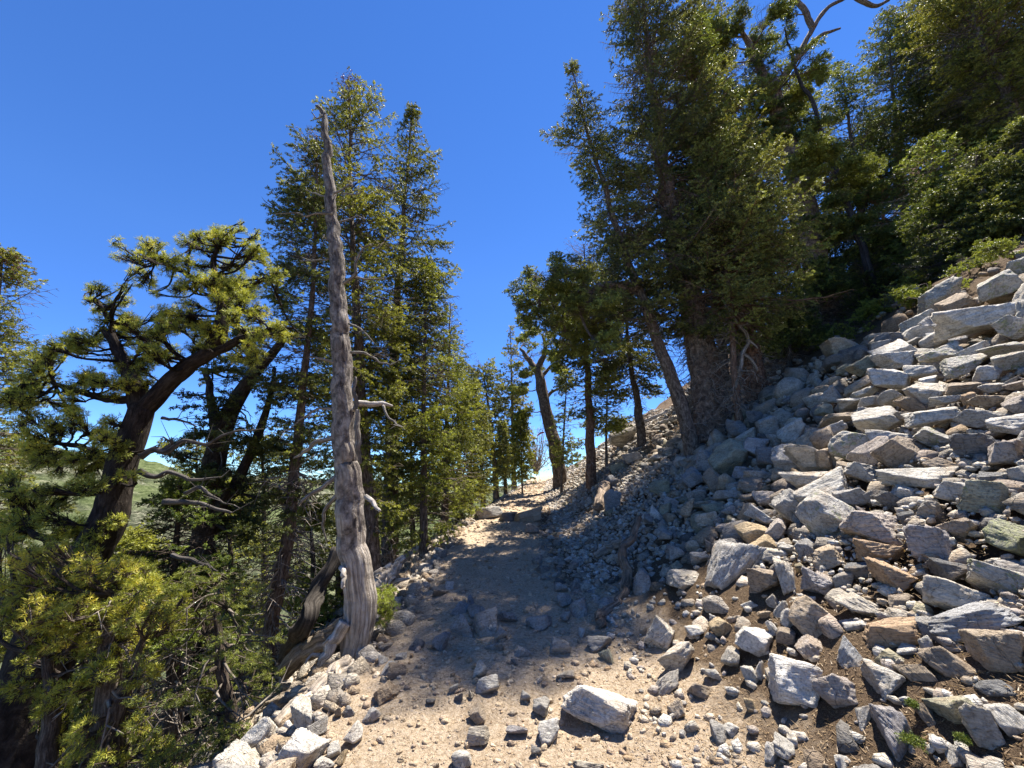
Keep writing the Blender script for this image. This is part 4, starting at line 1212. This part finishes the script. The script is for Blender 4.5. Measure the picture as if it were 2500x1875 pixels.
# ------------------------------------------------------------------ right of the trail
spruce('spruce_tree', 'reddish-trunked spruce standing right of the trail just before the crest', 'spruce', 11, [(1442, 1128), (1436, 950), (1428, 800), (1425, 600)],
       [(600, 30, 30), (700, 75, 80), (800, 80, 95), (900, 75, 95), (970, 60, 75), (1030, 30, 30)], 0.2, nb=120, seed=50, tintm=.42, sp2=.13, sp3=.08, shoot=.1, nl=.038, nw=.015, bark=(1.15, .85, .68, 1), clump=1.6, dead=40)
spruce('spruce_sapling', 'sunlit young yellow-green spruce right of the reddish trunk', 'spruce', 12.5, [(1480, 1075), (1485, 890)], [(890, 6, 6), (940, 40, 40), (1000, 55, 55), (1060, 50, 50)], 0.07, nb=70, seed=51, tintm=.8, col=YEL, sp2=.13, sp3=.08, shoot=.1, nl=.036, nw=.015)
spruce('spruce_sapling', 'yellow-green sapling left of the reddish trunk', 'spruce', 13, [(1372, 1150), (1385, 890)], [(890, 5, 5), (960, 28, 36), (1050, 32, 46), (1140, 24, 50)], 0.07, nb=70, seed=52, tintm=.62, col=(1.1, 1.1, .8, 1), sp2=.14, sp3=.09, shoot=.1, nl=.038, nw=.015)
spruce('spruce_tree', 'drooping spruce behind the fibrous stump, with hanging dead boughs', 'spruce', 12, [(1560, 1015), (1540, 880), (1520, 700)], [(700, 40, 40), (780, 70, 60), (880, 80, 80), (960, 60, 60)], 0.2, nb=90, seed=53, tintm=.35, sp2=.14, sp3=.09, shoot=.1, nl=.038, nw=.015, dead=120, elev=-.1)
spruce('spruce_tree', 'spruce with a left-leaning trunk and narrow spire top beside the open sky', 'spruce', 8.2, [(1672, 1015), (1620, 870), (1555, 700), (1495, 520), (1440, 340), (1396, 160)],
       [(160, 3, 3), (230, 28, 28), (300, 45, 50), (350, 110, 60), (400, 55, 70), (450, 60, 70), (480, 45, 80), (560, 80, 90), (640, 90, 90), (700, 150, 90), (750, 200, 80), (800, 140, 60), (850, 30, 30)],
       0.2, nb=150, seed=54, tintm=.45, sp2=.1, sp3=.065, nl=.03, nw=.011, shoot=.085, clump=1.8, bark=(1.1, 1.05, 1, 1), dead=60, lenvar=.55, tj=.22)
blob_tree('hanging_bough', 'long dark bough reaching left over the trail from the left-leaning trunk', 'branch', 8.0,
          [[(1555, 705, 16, .2), (1480, 700, 13), (1400, 720, 9), (1320, 730, 5)]],
          [(1300,700,38),(1275,735,26),(1290,770,28),(1340,690,44),(1350,750,46),(1400,760,50),(1380,690,40),(1330,790,34),(1440,800,50),(1460,740,50),(1390,830,40),(1290,660,16),(1370,640,30),(1420,660,40),(1480,850,40)],
          seed=55, kind='spruce', dens=1.1, tuft=.085, nl=.03, nw=.011, nn=9, tintm=.45, ground=False, col=(1.1, 1.2, 1.0, 1))
spruce('old_spruce', 'massive old spruce with the widest trunk, base wrapped in grey dead twigs', 'spruce', 8.5, [(1742, 1045), (1716, 870), (1690, 740), (1650, 600), (1612, 350), (1578, 100), (1558, -90)],
       [(-90, 10, 10), (-40, 30, 30), (0, 75, 90), (100, 95, 130), (160, 75, 150), (300, 95, 175), (400, 140, 190), (500, 160, 220), (600, 160, 250), (700, 150, 270), (780, 90, 200), (840, 50, 60)],
       0.45, nb=220, seed=56, tintm=.42, sp2=.1, sp3=.065, nl=.03, nw=.011, shoot=.085, clump=1.7, bark=(1.15, 1.05, 1, 1), dead=700, lenvar=.5, tj=.22, flare=.7)
spruce('old_spruce', 'thick reddish-barked spruce immediately right of the massive old spruce', 'spruce', 8.9, [(1848, 955), (1805, 760), (1750, 560), (1700, 350), (1690, 100)],
       [(60, 10, 10), (160, 50, 70), (300, 80, 90), (450, 90, 130), (600, 80, 190), (700, 60, 190), (770, 40, 150), (850, 20, 60)], 0.33, nb=150, seed=57, tintm=.42, nl=.032, nw=.012, shoot=.09, clump=1.7, bark=(1.25, .9, .72, 1), dead=300, col=(.95, 1.1, .85, 1))
spruce('spruce_tree', 'bushy lighter green spruce covering the upper trunk of the massive old spruce', 'spruce', 7.6, [(1800, 985), (1775, 700), (1735, 330)],
       [(330, 20, 20), (430, 70, 80), (520, 110, 130), (620, 130, 180), (710, 130, 220), (780, 90, 190), (830, 30, 50)], 0.1, nb=110, seed=59, tintm=.52, col=(.95, 1.0, .9, 1), sp2=.1, sp3=.065, nl=.028, nw=.0095, shoot=.08, clump=1.9, dead=150, bark=(1.2, .95, .8, 1), lenvar=.6)
blob_tree('twisted_pine', 'pine with a pale twisted limb curving over the blue gap at the top', 'pine', 11,
          [[(2040, 870, 34), (2000, 700, 30), (1960, 480, 26), (1905, 300, 22), (1880, 200, 20)], [(1880, 230, 13), (1940, 150, 9), (1985, 70, 7), (2020, 20, 6), (2085, -15, 4)], [(1985, 70, 9), (1960, 20, 8), (1930, -10, 6)], [(2085, -10, 8), (2130, 15, 6), (2170, 0, 4)],
           [(1940, 150, 8), (2000, 90, 6), (2050, 70, 3)], [(1880, 220, 14), (1840, 130, 10), (1800, 60, 5)]],
          [(1800,60,44),(1850,100,50),(1760,90,40),(1900,150,50),(1830,160,46),(1960,130,30),(1760,150,40),(1930,30,30),(1880,40,40),(1990,170,36),(1940,220,50),(1860,240,60),(1780,230,50),(1730,60,34),(1700,110,30),(1900,320,60),(1990,320,60),(1820,340,60),(1960,420,70),(2050,420,60),(2050,540,70),(1960,560,60),(2060,660,60)],
          seed=58, kind='spruce', dens=.8, tuft=.1, nl=.038, nw=.014, nn=8, tintm=.45, col=(1.1, 1.2, 1.0, 1), bark=(1.3, 1.15, 1.0, 1))
g = Geo(); pts = [W(u, v, 10.2) for u, v in [(2150, 740), (2100, 590), (2060, 470), (2030, 380), (1985, 260), (1940, 160), (1915, 70)]]
bz = float(Hs(pts[0][0], pts[0][1])); pts = [np.array([pts[0][0] + .15, pts[0][1], min(bz, pts[0][2]) - .2])] + pts
g.tube(pts, [.11, .1, .09, .08, .07, .055, .04, .02], sides=12, n=60, rough=.12, wig=.05, flare=.2)
root = thing('burnt_snag', pts[0], 'thin blackened dead pole leaning left in front of the dark forest on the right', 'dead tree'); rngb = np.random.default_rng(4); P_, r_ = resample(pts, [.11, .1, .09, .08, .07, .055, .04, .02], 60); k = rngb.integers(20, 58, 16); g.twigs(P_[k], P_[k] + norm(rngb.normal(size=(16, 3))) * .25, np.full(16, .012), np.full(16, .004)); g.build('trunk', M_DEAD, root, (.16, .15, .17, 1), pts[0])

RT = [  # label, y, way, prof, rbase, nb, seed, tint, colour
 ('dark broad spruce behind the blackened pole', 12.5, [(2135, 800), (2100, 500), (2055, 170)], [(170, 8, 8), (250, 55, 55), (400, 100, 110), (550, 130, 130), (700, 120, 120), (780, 80, 80)], .22, 140, 70, .38, (.95, 1.05, .85, 1), (1, 1, 1, 1)),
 ('light green young fir with a thin pale stem in front of the right-hand forest', 9.6, [(2262, 700), (2256, 520), (2280, 335)], [(335, 5, 5), (400, 45, 60), (500, 80, 115), (600, 85, 115), (680, 60, 90)], .07, 85, 71, .62, (.85, .95, .75, 1), (2.4, 2.1, 1.9, 1)),
 ('tall dark spruce with smooth grey trunk cut by the upper picture edge', 12, [(2412, 640), (2365, 420), (2335, 200), (2312, -80)], [(-80, 60, 60), (50, 130, 130), (200, 150, 160), (350, 140, 150), (500, 110, 120), (600, 80, 80)], .3, 180, 72, .42, (1, 1, .85, 1), (1.1, 1.1, 1.1, 1)),
 ('strongly leaning mottled trunk in the upper right corner with yellow-green boughs', 9.6, [(2580, 470), (2460, 240), (2330, -60)], [(-60, 80, 80), (50, 110, 140), (150, 110, 160), (260, 80, 150), (350, 60, 120)], .25, 120, 73, .6, (1.15, 1.1, .8, 1), (1.3, 1.2, 1.15, 1)),
 ('dark spruce behind the twisted pine', 14, [(1975, 880), (1930, 500), (1920, 180)], [(180, 10, 10), (300, 60, 60), (450, 100, 100), (650, 120, 120), (800, 100, 100), (860, 80, 80)], .22, 130, 74, .36, (.95, 1, .85, 1), (1, 1, 1, 1)),
 ('dark spruce at the right edge behind the young fir', 13.5, [(2520, 600), (2490, 150)], [(150, 60, 60), (300, 120, 100), (450, 130, 100), (580, 120, 100)], .22, 120, 75, .4, (1, 1, .85, 1), (1, 1, 1, 1)),
 ('dark spruce right of the twisted limb, its top against the blue gap', 13, [(2230, 720), (2195, 400), (2165, 30)], [(30, 8, 8), (120, 50, 60), (220, 80, 80), (350, 90, 110), (500, 110, 120), (680, 110, 110)], .2, 140, 76, .4, (1, 1.05, .85, 1), (1, 1, 1, 1)),
 ('orange-trunked spruce deep in the shade of the right-hand forest', 12, [(2190, 770), (2165, 640), (2150, 420)], [(420, 40, 40), (520, 80, 80), (600, 80, 80), (660, 40, 40)], .17, 70, 77, .35, (1, 1, .85, 1), (2.2, 1.3, .75, 1)),
 ('dark spruce filling the forest behind the massive old spruce', 14, [(1800, 930), (1780, 600), (1770, 250)], [(250, 20, 20), (400, 80, 80), (600, 110, 110), (800, 120, 120), (900, 80, 80)], .22, 120, 78, .36, (1, 1, .85, 1), (1, 1, 1, 1)),
 ('tree top rising behind the massive old spruce and left of the twisted pine', 12, [(1760, 800), (1745, 300), (1700, 20)], [(20, 15, 15), (80, 60, 60), (180, 90, 80), (300, 100, 90), (450, 90, 90)], .2, 110, 79, .5, (1.1, 1.05, .9, 1), (1, 1, 1, 1)),
 ('spruce behind the leaning mottled trunk in the top right', 15, [(2420, 500), (2400, 0)], [(-40, 80, 80), (150, 130, 130), (350, 150, 150), (480, 150, 150)], .22, 120, 80, .45, (1, 1, .85, 1), (1, 1, 1, 1)),
 ('low dark spruce at the shaded forest foot above the talus', 10.5, [(2010, 880), (1990, 640)], [(640, 10, 10), (720, 70, 70), (820, 110, 110), (860, 110, 110)], .1, 90, 81, .28, (.9, 1, .8, 1), (.7, .7, .7, 1)),
 ('low dark fir right of the shaded forest foot, above the charcoal rocks', 10.5, [(2120, 830), (2120, 600)], [(600, 10, 10), (680, 70, 70), (780, 110, 110), (815, 100, 100)], .1, 90, 82, .3, (.9, 1, .8, 1), (.7, .7, .7, 1)),
 ('low shaded fir between the thick reddish-barked spruce and the forest foot', 9.6, [(1930, 910), (1920, 700)], [(700, 10, 10), (770, 50, 50), (850, 70, 70), (895, 60, 60)], .08, 70, 83, .25, (.9, 1, .8, 1), (.7, .7, .7, 1)),
 ('dark fir with low boughs just above the largest pale boulder', 7.4, [(2390, 620), (2385, 380)], [(380, 10, 10), (450, 50, 50), (540, 90, 90), (600, 110, 100), (625, 110, 90)], .1, 110, 87, .34, (.9, .95, .85, 1), (.6, .6, .6, 1)),
 ('dark fir cut by the right picture edge above the green boulders', 6.9, [(2505, 570), (2500, 300)], [(300, 10, 10), (400, 70, 60), (500, 100, 100), (570, 110, 100), (590, 110, 100)], .1, 110, 88, .34, (.9, .95, .85, 1), (.6, .6, .6, 1)),
 ('bushy dark spruce on the slope between the two dark firs in the upper right', 8.3, [(2445, 560), (2440, 330)], [(330, 10, 10), (420, 60, 60), (520, 90, 90), (560, 90, 90)], .1, 90, 85, .35, (.9, 1, .8, 1), (.7, .7, .7, 1)),
 ('spruce with low boughs sweeping the upper talus edge behind the pale-stemmed fir', 8.0, [(2300, 665), (2300, 470)], [(470, 10, 10), (540, 60, 60), (640, 90, 90), (670, 90, 90)], .1, 90, 86, .35, (.9, 1, .8, 1), (.7, .7, .7, 1)),
 ('shaded fir on the far right slope above the green-lichened boulders', 12, [(2420, 660), (2410, 480)], [(480, 10, 10), (540, 70, 70), (620, 110, 100), (650, 110, 100)], .09, 90, 84, .3, (.9, 1, .8, 1), (.7, .7, .7, 1)),
]
for lb, y, way, prof, rb_, nb, sd_2, tm, col, brk in RT:
    spruce('fir_tree' if 'fir' in lb else 'spruce_tree', lb, 'fir' if 'fir' in lb else 'spruce', y, way, prof, rb_, nb=nb, seed=sd_2, tintm=tm, col=col, bark=brk, sp2=.13, sp3=.08, shoot=.1, nl=.038, nw=.015, nn=8, dead=60, clump=1.5, tj=.2)
for k, (u, v, y, rs, lb) in enumerate([(2080, 822, 8.6, 60, 'dim low fir shrub at the forest edge just below the low dark fir'), (2290, 705, 6.9, 60, 'low fir shrub at the top of the talus right of the young pale-stemmed fir'), (2495, 590, 6.5, 60, 'fir shrub on the bare slope at the right picture edge'), (2390, 640, 7.0, 60, 'fir shrub spreading left of the right-edge shrub, over the top boulders'), (2200, 735, 8.2, 60, 'low fir shrub spreading over the rocks left of the brown-topped boulder'), (2445, 625, 6.4, 60, 'low sunlit fir shrub above the largest pale boulder')]):
    blob_tree('fir_shrub', lb, 'shrub', y, [[(u + 10, v + 20, 8), (u, v, 4)]], [(u - 60, v + 15, 30), (u - 20, v, 34), (u + 30, v - 5, 34), (u + 70, v + 5, 28)], seed=90 + k, kind='spruce', dens=1.2, tuft=.08, nl=.028, nw=.01, nn=9, tintm=.6, col=(1.05, 1.15, .75, 1))

# ------------------------------------------------------------------ the grey snag in front
SY = 3.8
root = thing('snag', W(868, 1700, SY), 'tall weathered grey dead trunk with a bent broken top at the left trail edge', 'dead tree')
SO = np.array(root.location)
g = Geo()
way = [(872, 1760, 40), (868, 1690, 38), (864, 1600, 38), (872, 1540, 46), (882, 1480, 48), (872, 1410, 45), (862, 1340, 44), (852, 1230, 40), (850, 1150, 37), (838, 1000, 33), (834, 850, 28), (826, 720, 24), (822, 640, 23), (808, 500, 15), (797, 350, 11), (791, 290, 9), (780, 268, 6), (771, 259, 3)]
P_, r_ = g.tube([W(a, b, SY) for a, b, c in way], [c * (.98 if b < 600 else .84 if b < 900 else .78 if b < 1300 else .72) / FPX * SY for a, b, c in way], sides=72, n=170, rough=.07, ridge=.045, wig=.018, seed=3)
M_SNAG, t, out = mat_new('snag_wood')
gv = N(t, 'ShaderNodeAttribute', attribute_name='grain').outputs['Vector']; geo = N(t, 'ShaderNodeNewGeometry'); pos = geo.outputs['Position']
s1 = noise(t, mapping(t, gv, (22, 22, 2.6)), 1.0, 6, .65, .5); s2 = noise(t, mapping(t, gv, (7, 7, 13)), 1.0, 5, .65, .5)
bare = ramp(t, s1, [(.3, (.13, .105, .085)), (.5, (.40, .36, .31)), (.68, (.64, .61, .56))])
bk = ramp(t, s2, [(.35, (.07, .062, .058)), (.5, (.21, .19, .175)), (.66, (.42, .395, .37))])
sx = N(t, 'ShaderNodeSeparateXYZ'); L(t, pos, sx.inputs[0])
n1 = noise(t, pos, 2.3, 4, .6)
hh = math_(t, 'ADD', math_(t, 'MULTIPLY', sx.outputs[2], .55), math_(t, 'MULTIPLY', math_(t, 'SUBTRACT', n1, .5), 2.2))
c = mixc(t, 1.0, mixc(t, ramp(t, hh, [(.62, (0, 0, 0)), (.78, (1, 1, 1))]), bare, bk), (1.1, 1.06, 1.02), 'MULTIPLY')
c = mixc(t, .6, c, ramp(t, noise(t, pos, 12, 5, .6), [(.3, (.55, .5, .46)), (.7, (1.35, 1.33, 1.3))]), 'MULTIPLY')
finish(t, out, c, .9, math_(t, 'ADD', math_(t, 'MULTIPLY', s1, 1.6), s2), 1.0, .03, .2)
g.build('trunk', M_SNAG, root, origin=SO)


def px_branch(pts, y, parent, name='branch', mat=M_DEAD, col=(.8, .8, .8, 1), origin=SO, sides=8, dy=None, rough=.18, twig=6, seed=0):
    g = Geo(); rg = np.random.default_rng(seed)
    n = len(pts)
    dy = dy if dy is not None else rg.normal() * .12
    Q = [W(p[0], p[1], y + dy * i / max(n - 1, 1)) for i, p in enumerate(pts)]
    P, r = g.tube(Q, [p[2] * (.62 if name in ('root', 'branch') else 1) / FPX * y for p in pts], sides=sides, n=n * 6, wig=.012, rough=rough, seed=seed)
    if twig:
        k = rg.integers(len(P) // 3, len(P), twig)
        g.twigs(P[k], P[k] + norm(rg.normal(size=(twig, 3))) * (.03 + .08 * rg.random((twig, 1))), np.full(twig, .004), np.full(twig, .0015))
    return g.build(name, mat, parent, col, origin)


SB = [[(815,472,5),(850,456,4),(858,444,3),(846,438,2)],[(835,472,4),(868,474,3),(889,466,1.5)],[(808,482,5),(785,478,4),(765,470,3),(745,464,1.5)],[(812,522,6),(774,521,5),(745,530,4),(719,518,3),(669,522,1.5)],
      [(828,543,5),(860,533,4),(875,528,3),(892,537,1.5)],[(806,592,4),(788,577,2)],[(803,632,4),(763,637,3),(734,634,1.5)],[(838,692,8),(868,671,7),(868,642,6),(886,606,4),(910,595,2)],[(862,676,5),(905,682,4),(944,680,1.5)],
      [(805,345,3),(828,368,2)],[(792,401,3),(766,400,1.5)],[(852,790,5),(875,801,4),(893,815,3),(915,840,1.5)],[(855,860,6),(889,862,5),(918,877,4),(947,889,3),(983,877,1.5)],[(818,886,6),(788,877,5),(754,872,2)],
      [(866,986,14),(911,986,11),(938,986,9),(958,992,4)],[(935,990,6),(954,1025,4),(983,1042,1.5)],[(868,995,10),(858,1008,9),(845,1016,4)],[(816,1000,6),(795,996,5),(763,1003,4),(741,1021,3),(708,1047,2),(683,1056,1)],
      [(820,1068,10),(774,1079,9),(745,1101,7),(715,1120,3)],[(822,1162,10),(788,1188,8),(756,1209,7),(727,1235,3)],[(826,1206,9),(803,1231,8),(788,1271,6),(795,1320,2)],[(892,1212,9),(912,1228,9),(925,1250,5)],
      [(850,1108,6),(830,1112,4),(812,1122,2)],[(795,275,3),(776,290,3),(760,275,2)]]
for k, b in enumerate(SB):
    px_branch(b, SY - .05, root, seed=k, col=(.6, .6, .6, 1) if k not in (14, 16, 21) else (1.1, 1.1, 1.1, 1), dy=(-.1 if k % 2 else .12), twig=3 if b[0][2] < 9 else 0)
px_branch([(872, 1000, 5), (874, 1040, 7), (873, 1085, 8), (880, 1130, 3)], SY - .12, root, 'bark_strip', col=(.5, .48, .46, 1), dy=0, twig=0)
px_branch([(868, 920, 3), (866, 960, 5), (870, 1000, 6)], SY - .11, root, 'bark_strip', col=(.4, .38, .36, 1), dy=0, twig=0)
# roots
for k, rt in enumerate([[(842,1518,24),(815,1560,20),(795,1600,16),(775,1625,8)],[(875,1650,24),(880,1690,16),(850,1740,11),(820,1790,5)],[(890,1640,20),(900,1680,13),(893,1720,7)],[(855,1680,24),(845,1730,18),(845,1790,8)],[(832,1385,9),(838,1400,10),(840,1435,6)],
                          [(795,1600,7),(768,1598,6),(745,1618,3)],[(800,1590,6),(792,1575,5),(800,1562,3)]]):
    px_branch(rt, SY - .12, root, 'root', seed=60 + k, dy=(-.25 if k in (1, 2, 3) else -.1), col=(1.12, 1.08, 1.02, 1), sides=14, rough=.2, twig=0)

# logs and driftwood
def log(name, label, pts, y0, y1, col=(1, .95, .88, 1), sides=16, rough=.2, seed=0, cat='log', n=40, wig=.02, extra=()):
    Q = [W(p[0], p[1], y0 + (y1 - y0) * i / (len(pts) - 1)) for i, p in enumerate(pts)]
    if (pts[0][0] < 900 or 1400 < pts[0][0] < 1700) and cat == 'log':      # these lie on the ground: rest them there
        for i, p in enumerate(pts):
            h_ = hit(p[0], p[1] + p[2] * .7)
            if h_ is not None: Q[i] = W(p[0], p[1], (min(h_[1], y1 + .4) if p[0] < 900 else h_[1]) - .05)
        if pts[0][0] > 1400:
            yq = [float(q[1]) for q in Q]; y0, y1 = yq[0], yq[-1]
    g = Geo()
    g.tube(Q, [p[2] / FPX * (y0 + (y1 - y0) * i / (len(pts) - 1)) for i, p in enumerate(pts)], sides=sides * 2, n=n, rough=rough, ridge=.12, wig=wig, seed=seed)
    for e in extra:
        g.tube([W(p[0], p[1], y0 + (y1 - y0) * .5) for p in e], [p[2] / FPX * y0 for p in e], sides=8, n=14, rough=.2, seed=seed + 1)
    c0 = Q[0]
    o = g.build(name, M_DEAD, None, col, c0); o.location = c0
    return tag(o, label, cat)


log('fallen_log', 'pale striped log pointing down left from the foot of the snag', [(676, 1776, 17), (720, 1735, 19), (775, 1688, 19), (850, 1620, 20)], 3.1, 3.55, (1.25, 1.15, 1.02, 1), seed=2)
log('fallen_log', 'browner log lying left of and above the pale striped log', [(590, 1800, 10), (640, 1745, 15), (700, 1710, 16), (770, 1690, 17)], 3.2, 3.7, (.85, .75, .62, 1), seed=4)
log('fallen_log', 'thick grey-brown log running behind the snag root to lower left', [(690, 1640, 20), (740, 1595, 24), (800, 1560, 28), (850, 1530, 28)], 3.9, 4.2, (.7, .62, .5, 1), seed=6)
log('fallen_log', 'dark leaning log behind and left of the snag base', [(700, 1600, 22), (740, 1530, 20), (770, 1450, 18), (830, 1340, 16)], 4.3, 4.9, (.16, .15, .14, 1), seed=8)
log('driftwood', 'splintered pale driftwood just behind the snag pointing up right', [(915, 1440, 16), (935, 1415, 20), (960, 1395, 14), (984, 1362, 5)], 5.0, 5.2, (1.3, 1.22, 1.1, 1), seed=9, rough=.4, extra=[[(920, 1420, 8), (950, 1400, 6), (972, 1370, 2)], [(930, 1440, 8), (965, 1420, 6), (1000, 1412, 2)]])
log('short_log', 'short sawn brown log beside the trail right of the fir seedling', [(1048, 1462, 17), (1068, 1445, 18), (1090, 1430, 17)], 5.3, 5.4, (.8, .62, .42, 1), seed=10, wig=0, rough=.08)
log('driftwood_log', 'weathered log piece lying across the shaded rubble right of the trail', [(1452, 1358, 9), (1490, 1335, 13), (1530, 1325, 12), (1556, 1318, 8)], 4.9, 5.2, (.85, .75, .65, 1), seed=11)
log('driftwood_log', 'grey knotty log end below the weathered log piece', [(1512, 1368, 12), (1528, 1345, 11), (1550, 1328, 8)], 4.7, 4.9, (.9, .85, .8, 1), seed=12)
log('fallen_log', 'curved dark log standing up in the shaded rubble', [(1462, 1240, 12), (1474, 1200, 14), (1485, 1165, 10), (1490, 1150, 6)], 6.8, 7.2, (.6, .5, .42, 1), seed=13)
log('exposed_root', 'thick gnarled brown root snaking down the bank at the right of the trail', [(1560, 1262, 7), (1545, 1310, 9), (1520, 1350, 10), (1526, 1400, 11), (1522, 1450, 11), (1497, 1485, 11), (1470, 1500, 12), (1458, 1525, 9)], 5.2, 3.9, (.5, .4, .32, 1), seed=14, cat='root', n=60, wig=.03)
log('fallen_log', 'long grey log lying up the slope left of the massive old spruce', [(1530, 1050, 7), (1580, 1030, 8), (1640, 1005, 8), (1690, 985, 6)], 8.2, 8.8, (.9, .85, .78, 1), seed=15)
log('fallen_log', 'thin bleached log above the fibrous stump on the slope', [(1560, 1062, 7), (1600, 1042, 8), (1650, 1022, 8)], 9.4, 9.9, (1.2, 1.15, 1.05, 1), seed=16)
log('dead_branch', 'twisted pale branch hanging in front of the thick reddish-barked spruce', [(1781, 763, 3.5), (1805, 795, 4.5), (1826, 830, 4.5), (1812, 870, 4.5), (1808, 900, 4), (1795, 950, 2)], 7.7, 7.5, (.7, .65, .6, 1), seed=17, sides=8, cat='branch', extra=[[(1808, 860, 5), (1835, 880, 4), (1850, 905, 2)], [(1826, 830, 4), (1845, 845, 3), (1850, 852, 1)]])
log('wood_chunk', 'short splintered pale wood chunk standing between the talus boulders', [(2368, 1158, 17), (2374, 1135, 19), (2380, 1112, 16)], 4.0, 4.1, (1.4, 1.2, .95, 1), seed=18, wig=0, sides=10, cat='wood')
log('thin_branch', 'crooked dry branch lying on the rocks below the fibrous trunk base, pointing right', [(1800, 1080, 3), (1850, 1030, 3), (1900, 985, 3), (1965, 990, 2)], 7.6, 7.4, (.9, .8, .7, 1), seed=19, sides=6, cat='branch', extra=[[(1880, 1000, 2), (1900, 955, 2), (1960, 960, 1)], [(1850, 1030, 2), (1875, 1040, 1.5), (1930, 1035, 1)]])
log('thin_branch', 'thin grey branch curving between the round charcoal rock and the cream slab', [(1895, 1080, 3), (1905, 1120, 3), (1915, 1150, 3), (1925, 1165, 2)], 5.9, 5.7, (.9, .8, .7, 1), seed=20, sides=6, cat='branch')
log('thin_branch', 'pale stick beneath the moss at the foot of the purplish grey boulder', [(2240, 1870, 3), (2262, 1845, 3.5), (2282, 1830, 3)], 2.05, 2.15, (1.0, .85, .6, 1), seed=21, sides=6, cat='branch')
log('thin_branch', 'forked twig lying across the brown rocks in the shade', [(1840, 1235, 2), (1843, 1215, 3), (1850, 1200, 2), (1860, 1197, 1)], 5.1, 5.2, (.8, .6, .5, 1), seed=22, sides=6, cat='branch', extra=[[(1843, 1212, 2), (1835, 1203, 2), (1828, 1195, 1)]])
# fibrous stump on the slope
g = Geo(); sh_ = hit(1535, 1088); sy = float(sh_[1]) if sh_ is not None else 8.8
sp_ = [W(1490, 1075, sy), W(1515, 1070, sy), W(1545, 1062, sy), W(1575, 1068, sy), W(1592, 1075, sy)]
g.tube(sp_, list(np.array([.13, .24, .27, .2, .08]) * sy / 8.8), sides=26, n=30, rough=.22, seed=5)
g.tube([W(1530, 1058, sy), W(1520, 1040, sy), W(1526, 1026, sy)], list(np.array([.17, .13, .08]) * sy / 8.8), sides=14, n=10, rough=.25, seed=6)
c0 = sp_[2]; o = g.build('stump', M_DEAD, None, (.95, .92, .86, 1), c0); o.location = c0
tag(o, 'big grey fibrous upturned stump on the slope right of the trail', 'stump')
# moss cushions
for k, (u, v, rp, lb) in enumerate([(2236, 1838, 20, 'green moss tuft at the foot of the purplish grey boulder'), (2232, 1742, 8, 'small moss patch right of the purplish grey boulder'), (2355, 1830, 9, 'small moss tuft below the olive sandy-looking boulder')]):
    G_ = hit(u, v); rg = np.random.default_rng(k); R_ = rp / FPX * proj(G_)[2]
    q = rg.normal(size=(260, 3)) * np.array([R_ * .5, R_ * .5, R_ * .3]); q[:, 2] = np.abs(q[:, 2])
    Pm = G_ + q + np.array([0, 0, .03]) - norm(ray(u, v)) * .07
    V_, T_ = needles(Pm, Pm + norm(rg.normal(size=(260, 3)) + UP) * .012, 8, .009, .003, rg.random(260), rg, .5)
    o = foliage_object('moss', [(V_, T_)], M_MOSS, None, (1, 1, 1, 1), G_); o.location = G_
    tag(o, lb, 'moss')
bpy.context.view_layer.update()
